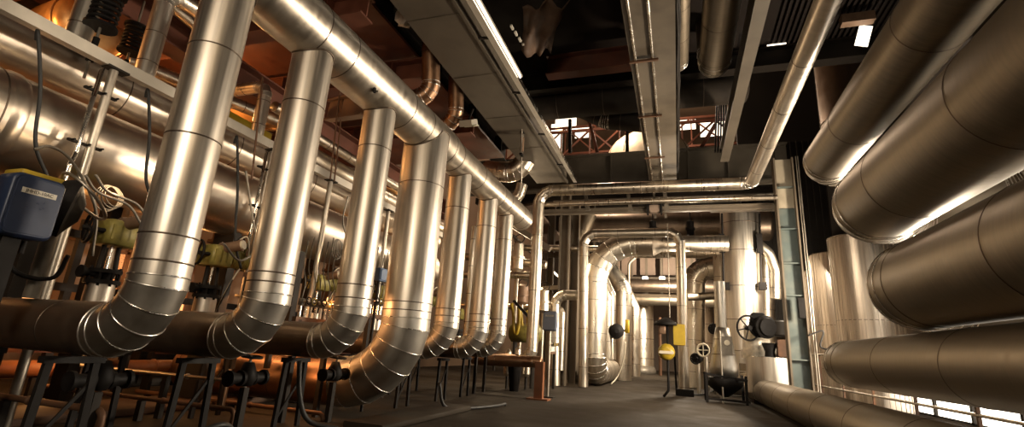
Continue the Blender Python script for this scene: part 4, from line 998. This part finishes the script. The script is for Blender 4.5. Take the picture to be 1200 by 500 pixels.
# handwheel valve
c = P(894, 383, 'Y', 20)
t = thing('handwheel_valve', 'black motor valve with a spoked handwheel above the floor main', 'valve', (c.x, 20, 1.2))
d = V((.45, -1, -.05)).normalized()
mb = MB().hard(c, d, [(-.35, .26), (-.3, .36), (.1, .36), (.12, .40), (.22, .40), (.26, .33), (.34, .30), (.36, .12)], 'black_iron', 30)
for j in range(5): mb.torus(c+d*(-.24+.07*j), d, .365, .014, 'black_iron', 28, 5)
mb.build('motor', t)
MB().rbox(c+V((-.14, .1, .32)), (.45, .4, .35), 'black_iron', .08, 3, 1).build('terminal_box', t)
w = P(877, 384, 'Y', 19.8); mb = MB().torus(w, (.5, -1, 0), .43, .035, 'black_iron', 32, 8); u_, w_ = perp(V((.5, -1, 0)))
for j in range(6):
    a = j*PI/3+.25; mb.cyl(w, w+(u_*math.cos(a)+w_*math.sin(a))*.43, .022, 'black_iron', 6)
mb.cyl(w-V((.05, -.1, 0)), w+V((.05, -.12, 0)), .08, 'black_iron', 12); mb.build('handwheel', t)
MB().cyl(w, c, .05, 'black_iron', 8).build('shaft', t)
q = P(912, 384, 'Y', 20.2); mb = MB().hard(q-V((0, 0, .3)), (0, 0, 1), [(0, .3), (.05, .36), (.5, .36), (.55, .3)], 'dark_steel', 24); mb.build('gearbox', t)
q = P(902, 410, 'Y', 20.1); mb = MB().lathe(V((q.x, q.y, 1.0)), (0, 0, 1), [(0, .36), (.2, .3), (.5, .18), (.75, .16), (1.05, .26)], 'black_iron', 20); mb.build('yoke', t)
q = P(917, 408, 'Y', 19.9); MB().rbox(q, (.35, .3, .6), 'rust_steel', .05, 3, 1).build('limit_switch', t)
c = P(902, 440, 'Y', 19.9)
t = thing('valve_can', 'shiny open metal can jacket around the valve base by the floor main', 'jacket', (c.x+.05, 19.9, 0))
MB().lathe((c.x+.05, 19.9, .35), (0, 0, 1), [(0, .78), (1.2, .78)], 'jacket_upright', 48, False, False).build('shell', t)
MB().lathe((c.x+.05, 19.9, 1.55), (0, 0, 1), [(0, .79), (.01, .79), (.012, .62)], 'seam_bright', 48, False, False).build('rim', t)
MB().lathe((c.x+.05, 19.9, 0), (0, 0, 1), [(0, .6), (.35, .6)], 'dark_steel', 32, True, False).build('base', t)
c = P(880, 414, 'Y', 21.2)
t = thing('white_fitting', 'white wrapped stepped fitting below the spoked handwheel', 'fitting', (c.x, 21.2, 1.3))
MB().hard((c.x+.2, 21.2, 1.5), (0, 0, 1), [(0, .55), (.3, .55), (.3, .48), (.7, .46), (.7, .40), (1.2, .40)], 'white_wrap', 28).build('wrap', t)
MB().cyl((c.x+.55, 21.2, 1.9), (c.x+.95, 21.1, 1.9), .2, 'white_wrap', 20).build('nozzle', t)
pipe('curved_branch', 'curved bright branch right of the great upright pipe', 'pipe', [P(884, 282, 'Y', 22.6), P(901, 296, 'Y', 22.6), P(909, 318, 'Y', 22.6), P(909, 350, 'Y', 22.6)], .2, [.5, .5], 'jacket_bright', 1, 4, None, None, ('', ''), 24, be=.005)
pipe('back_riser', 'bright clad riser glimpsed between the great upright pipe and the green column', 'pipe', [G(899, 26), P(897, 300, 'Y', 26)], .36, 1, 'jacket_bright', 1.5, 3, None, None, ('', ''), 28)
tag(MB().box(P(905, 290, 'Y', 30)*1.0-V((0, 0, P(905, 290, 'Y', 30).z-5)), (2.4, .1, 10), 'panel_pink').build('panel_board', None, P(905, 290, 'Y', 30)), 'pale board behind the curved branch', 'board')
# gate handwheels and small valves between slim arch and cone
for px, py, Y, r, lab in ((824, 410, 21.5, .24, 'small pale handwheel valve right of the slim arch leg'), (815, 420, 22.5, .2, 'small dark valve low behind the slim arch leg'), (836, 385, 23, .2, 'small valve hung between the bend riser and the cone')):
    c = P(px, py, 'Y', Y); t = thing('branch_valve', lab, 'valve', (c.x, Y, 0), 'small branch valves')
    m_ = 'ivory' if 'pale' in lab else 'black_iron'
    mb = MB().torus(c, (-.4, -1, 0), r, .03, m_, 22, 6)
    u_, w_ = perp(V((-.4, -1, 0)))
    for j in range(4): mb.cyl(c, c+(u_*math.cos(j*PI/2)+w_*math.sin(j*PI/2))*r, .02, m_, 5)
    mb.build('handwheel', t)
    MB().hard(c+V((0, .1, 0)), (.3, 1, 0), [(0, .08), (.15, .08), (.15, .2), (.25, .2), (.25, .14), (.6, .16)], 'black_iron', 16).build('body', t)
    MB().cyl((c.x+.12, c.y+.5, 0), (c.x+.12, c.y+.5, c.z), .09, 'rod_steel', 12).build('pipe_stub', t)
c = P(852, 405, 'Y', 18.5)
t = thing('gauge_board', 'small grey instrument board on a thin post left of the great upright pipe', 'instrument board', (c.x, 18.5, 0))
MB().box(c, (.32, .06, .62), 'cast_grey').build('board', t); MB().cyl((c.x-.2, 18.5, 0), (c.x-.2, 18.5, c.z+.5), .03, 'rod_steel', 8).build('post', t)
MB().cyl(c+V((0, -.03, .1)), c+V((0, -.07, .1)), .09, 'ivory', 18).build('dial', t)
t = tag(MB().tube(spline([P(808, 462, 'Z', .03), P(822, 462, 'Z', .04), P(836, 458, 'Z', .04), P(842, 452, 'Y', 18.6)]), .035, 'rubber', 8).build('floor_hose', None, P(808, 462, 'Z', .0)), 'black hose crossing the floor from the slim arch to the skid', 'hose')

# ================================================================== MID LEFT: slate box, posts, stairs, orange post
c = P(645, 376, 'Y', 14.9); b = P(642, 466, 'Z', 0)
t = thing('control_box', 'slate blue control box on a thin stand beside the slim bent pipe', 'control box', (c.x, c.y, 0))
MB().rbox(c, (.42, .22, .58), 'slate_paint', .06, 4, 1).build('case', t)
MB().rbox(c+V((0, -.12, 0)), (.38, .03, .54), 'slate_paint', .05, 4, 1).build('cover', t)
lb = MB().box(c+V((.0, -.139, .15)), (.25, .006, .05), 'label_white').build('label_strip', t)
text('10LBC12', .05, c+V((0, -.1435, .15)), (1, 0, 0), (0, 0, 1), 'ink', lb)
MB().cyl((c.x, c.y, .03), (c.x, c.y, c.z-.28), .04, 'rod_steel', 10).build('post', t)
MB().box((c.x, c.y, .015), (.4, .3, .03), 'dark_steel').build('base_plate', t)
c = P(631, 468, 'Z', 0)
t = thing('orange_post', 'short orange-painted support post under the slim bent pipe', 'post', c)
MB().box((c.x, c.y, .5), (.24, .2, 1.0), 'orange_paint').build('post', t); MB().box((c.x, c.y, .02), (.6, .4, .04), 'orange_paint').build('base_plate', t)
c = P(602, 458, 'Z', 0)
t = thing('dark_post', 'dark tapered pedestal left of the orange post', 'pedestal', c)
MB().lathe((c.x, c.y, 0), (0, 0, 1), [(0, .14), (.8, .24), (1.0, .34)], 'black_iron', 20).build('pedestal', t)
pipe('copper_run', 'copper-lit pipe lying across the pedestal toward the slim bent pipe', 'pipe', [P(560, 421, 'Y', 15.0), P(634, 424, 'Y', 15.0)], .17, .4, 'jacket_tarnished', 1.2, 3, None, None, ('flat', 'dish'), 24)
for px, Y, w, lab in ((657, 20.5, .36, 'dark steel post right of the slate box, thicker one'), (670, 22.5, .34, 'dark steel post beside the stair, left of the great arch'), (688, 27, .5, 'brown steel post behind the slim arch'), (640, 24, .3, 'steel post behind the slim bent pipe')):
    a = P(px, 430, 'Y', Y); zt = P(px, 226, 'Y', Y).z
    mb = MB()
    for s_ in (-1, 1): mb.box((a.x+s_*w/2, Y, zt/2), (.05, w, zt), 'post_paint')
    mb.box((a.x, Y, zt/2), (w, .04, zt), 'post_paint')
    tag(mb.build('steel_post', None, (a.x, Y, 0)), lab, 'post', 'steel posts in mid hall')
# stair
t = thing('steel_stair', 'steel stair with handrails between the dark posts', 'stair', P(664, 400, 'Y', 24))
a = P(655, 275, 'Y', 25.5); b = P(674, 350, 'Y', 27)
for dx in (0, .75):
    MB().bar(a+V((dx, 0, 0)), b+V((dx, 0, 0)), .06, .24, 'post_paint').build('stringer', t)
    MB().bar(a+V((dx, 0, 1.0)), b+V((dx, 0, 1.0)), .05, .05, 'rod_steel').build('rail', t)
    mb = MB()
    for j in range(4):
        q = a.lerp(b, j/3)+V((dx, 0, 0)); mb.cyl(q, q+V((0, 0, 1.0)), .03, 'rod_steel', 6)
    mb.build('baluster', t)
for j in range(9):
    q = a.lerp(b, (j+.5)/9); MB().box(q+V((.375, 0, 0)), (.72, .24, .03), 'post_paint').build('tread', t)
# platform and window grid far behind
c = P(645, 262, 'Y', 26)
t = thing('platform', 'pale gusset platform behind the slim bent pipe', 'platform', c)
MB().bar(P(615, 240, 'Y', 22), P(655, 285, 'Y', 26), .9, .12, 'panel_pink').build('deck', t)
MB().bar(P(600, 275, 'Y', 22), P(660, 330, 'Y', 26), .12, .12, 'rod_steel').build('edge', t)
for j, (px, py, w, h, lab) in enumerate(((668, 265, 1.6, 2.4, ''), (696, 262, 1.6, 1.6, ''), (712, 257, 1.4, .6, ''))):
    c = P(px, py, 'Y', 48); o = struct('window_%d' % (nw+6+j), MB().box(c, (w, .06, h), 'daylight_soft'), 'bright far window pane seen past the dark posts', 'window')
    f = MB()
    for q in range(4): f.box(c+V((-w/2+w*q/3, -.06, 0)), (.12, .06, h), 'dark_steel')
    for q in range(3): f.box(c+V((0, -.06, -h/2+h*q/2)), (w, .06, .12), 'dark_steel')
    f.build('window_frame', o)
# process columns among the clutter left of the slim bent pipe
for px, py, Y, r, h, m, lab in ((607, 300, 18, .22, 1.2, 'jacket_bright', 'pale flanged canister behind the last riser'), (612, 345, 19, .26, .8, 'cast_brown', 'red-brown canister below the pale flanged one'), (637, 352, 19.5, .22, 1.0, 'jacket_bright', 'clad canister behind the slate box')):
    c = P(px, py, 'Y', Y); t = thing('canister', lab, 'canister', c, 'canisters in the clutter')
    MB().hard(c-V((0, 0, h/2)), (0, 0, 1), [(0, r*.7), (.1, r), (h*.4, r), (h*.4, r*1.25), (h*.48, r*1.25), (h*.48, r), (h*.9, r*.9), (h, r*.5)], m, 22).build('shell', t)
    MB().cyl((c.x, c.y, 0), (c.x, c.y, c.z-h/2), .08, 'rod_steel', 10).build('stand_pipe', t)
    MB().torus(c+V((.05, -.1, h*.55)), (0, -1, .3), .2, .02, 'black_iron', 18, 5).build('handwheel', t)
for px, py, Y, lab in ((603, 372, 17.2, 'yellow hose loop left of the slim bent pipe'), (613, 378, 17.6, 'second yellow hose loop, nearer the slim bent pipe')):
    c = P(px, py, 'Y', Y); tag(MB().tube(spline([c+V((-.15, 0, .5)), c+V((-.05, 0, .1)), c+V((.0, .05, -.45)), c+V((.12, .05, -.5)), c+V((.18, 0, .1)), c+V((.12, 0, .45))]), .06, 'yellow_paint', 8).build('hose_loop', None, c), lab, 'hose')
for px0, py0, px1, py1, Y, w, lab in ((598, 262, 645, 292, 19, .22, 'brown sloping beam left of the slim bent pipe'), (598, 318, 628, 332, 18.5, .18, 'brown sloping beam lower left of the slim bent pipe'), (602, 352, 626, 378, 17, .09, 'thin dark sloping bar left of the slim bent pipe'), (636, 300, 690, 296, 24, .25, 'brown level beam behind the dark posts'), (636, 338, 664, 336, 23, .2, 'brown level beam behind the slate box')):
    a, b = P(px0, py0, 'Y', Y), P(px1, py1, 'Y', Y); tag(MB().bar(a, b, w, w, 'post_paint' if w > .1 else 'black_iron').build('steel_bar', None, a), lab, 'bar', 'bars in the mid hall clutter')
for px, py, Y, r, lab in ((615, 390, 17.8, .5, 'olive round tank low left of the slim bent pipe'),):
    c = P(px, py, 'Y', Y); t = thing('small_tank', lab, 'tank', (c.x, Y, 0)); MB().lathe(c-V((.6, 0, 0)), (1, 0, 0), [(0, .05), (.05, .25), (.12, .34), (1.1, .34), (1.2, .2), (1.22, .02)], 'olive_paint', 24).build('shell', t)
    for dx in (-.35, .35): MB().box((c.x+dx, Y, (c.z-.3)/2), (.08, .3, c.z-.3), 'dark_steel').build('leg', t)
for px, Y, h, lab in ((607, 16.9, .9, 'first of the shiny filter pots at floor level left of the slim bent pipe'), (618, 17.1, .8, 'shiny filter pot hard against the slim bent pipe'), (596, 16.6, .8, 'shiny filter pot under the last risers')):
    c = P(px, 412, 'Y', Y); t = thing('filter_pot', lab, 'filter', (c.x, Y, 0), 'shiny filter pots')
    MB().hard((c.x, Y, .4), (0, 0, 1), [(0, .08), (.1, .14), (h*.5, .14), (h*.5, .2), (h*.58, .2), (h*.58, .13), (h, .1), (h+.1, .03)], 'jacket_bright', 18).build('body', t); MB().cyl((c.x, Y, 0), (c.x, Y, .4), .05, 'dark_steel', 10).build('stem', t)
SP = [([(-8, 17.8, 4.0), (-5, 17.8, 4.0), (-5, 17.8, 1.2)], .14, 'bright small pipe stepping down left of the slim bent pipe'), ([(-9, 19, 5.0), (-4.9, 19, 4.6)], .16, 'clad pipe sloping behind the slim bent pipe'),
      ([(-9, 20, 3.0), (-4.4, 20, 3.0), (-4.4, 20, .6)], .12, 'small pipe stepping down behind the slate box'), ([(-6.4, 15, 5.2), (-6.4, 15, 1.3)], .12, 'upright small pipe left of the slim bent pipe'), ([(-9, 22, 6.0), (-3.4, 22.6, 6.0)], .15, 'small cross pipe behind the dark posts')]
for pts, r, lab in SP: pipe('service_pipe', lab, 'pipe', pts, r, r*2, 'jacket_bright', .9, 3, 'small pipes in mid hall', None, ('flat', 'flat'), 18, be=.004)

# ================================================================== LIGHT
def area(name, loc, target, size, power, col, sy=None):
    l = bpy.data.lights.new(name, 'AREA'); l.energy = power; l.color = col; l.size = size
    if sy: l.shape = 'RECTANGLE'; l.size_y = sy
    o = bpy.data.objects.new(name, l); COL.objects.link(o); o.location = loc
    o.rotation_euler = (V(target)-V(loc)).to_track_quat('-Z', 'Y').to_euler(); return o
def bulb(name, loc, power, col, r=.15):
    l = bpy.data.lights.new(name, 'POINT'); l.energy = power; l.color = col; l.shadow_soft_size = r
    o = bpy.data.objects.new(name, l); COL.objects.link(o); o.location = loc; return o
WARM = (1, .74, .45); AMB = (1, .45, .14); PALE = (1, .84, .64)
for i, (x, y, z, p) in enumerate(((-11, 3.5, 6.2, 150), (-11, 8, 6.6, 130), (-12.2, 4.5, 3.0, 70), (-11.5, 9, 2.6, 50), (-11, 14, 4, 100), (-8.4, 9.0, 1.6, 30), (-9.6, 5.6, .9, 30))):
    bulb('sodium_lamp', (x, y, z), p, AMB)
area('hall_light', (6.6, 14.5, 3.4), (-4.6, 11.5, 2.2), 1.0, 1500, PALE)
area('hall_light', (.9, 23.2, 4.7), (-3.4, 22.0, 2.8), .5, 520, PALE)  # unseen light added to whiten the great arch's right half
area('hall_light', (4.7, 21.0, 5.2), (2.4, 23, 3.4), .6, 420, PALE)  # unseen light added for the upright main's right side
area('hall_light', (.5, 29, 6.5), (-3, 33, 2), 1.2, 550, PALE)
area('hall_light', (1.2, 13.5, 5.6), (0, 24, 2.5), 1.2, 120, PALE)  # unseen front fill added across mid hall
area('hall_light', (.5, 35, 6.0), (-2, 46, 2), 2.0, 2000, PALE)
area('hall_light', (3.0, 31, 7), (1.5, 24, 3), 1.5, 600, PALE)
area('hall_light', (-7, 21, 6.0), (-5.5, 18, 2), 1.0, 250, WARM)
bulb('opening_fill', (-4, 27, 16), 1800, (1, .76, .55), .5)  # unseen bulbs added to brighten the opening above the girder
bulb('opening_fill', (-2, 38, 20), 2500, (1, .76, .55), .5)
area('low_fill', (-6.9, 7.25, 1.95), (-6.9, 8, .6), 3.6, 42, (1, .46, .17), .08)  # unseen strip light added for the copper highlight on the fat run
bulb('elbow_fill', (-6.2, 7.1, .75), 9, (1, .42, .14), .08)  # unseen bulb added to tint the fat riser's elbow orange
for x, y, z, p in ((-6.5, 4.0, 2.9, 7), (-6.6, 5.6, 2.9, 7), (-6.8, 8.7, 3.0, 9)): bulb('valve_fill', (x, y, z), p, (1, .7, .4), .05)  # unseen bulbs added to light the olive valves
area('streak_light', (-5.35, 7.0, 4.42), (-9, 7.0, 4.3), 13.5, 75, PALE, .06)  # unseen linear light added to draw the streak along the vessels
area('front_fill', (1.0, -1.5, 6.0), (-2, 10, 4), 2.0, 50, WARM)  # unseen ambient fill added behind the viewpoint
area('front_fill', (-2.0, -3.2, 5.0), (-3.8, 7, 2.5), 2.0, 260, PALE)  # unseen fill added for the left sides of the risers
W = bpy.data.worlds.new('world'); SC.world = W; W.use_nodes = True
W.node_tree.nodes['Background'].inputs[0].default_value = (1, .72, .46, 1); W.node_tree.nodes['Background'].inputs[1].default_value = .02
SC.view_settings.view_transform = 'Standard'; SC.view_settings.look = 'None'; SC.view_settings.gamma = 1; SC.view_settings.use_curve_mapping = False
SC.view_settings.exposure = 0
try:
    SC.cycles.blur_glossy = 1.0; SC.cycles.sample_clamp_indirect = 3.0; SC.cycles.caustics_reflective = False
except Exception: pass
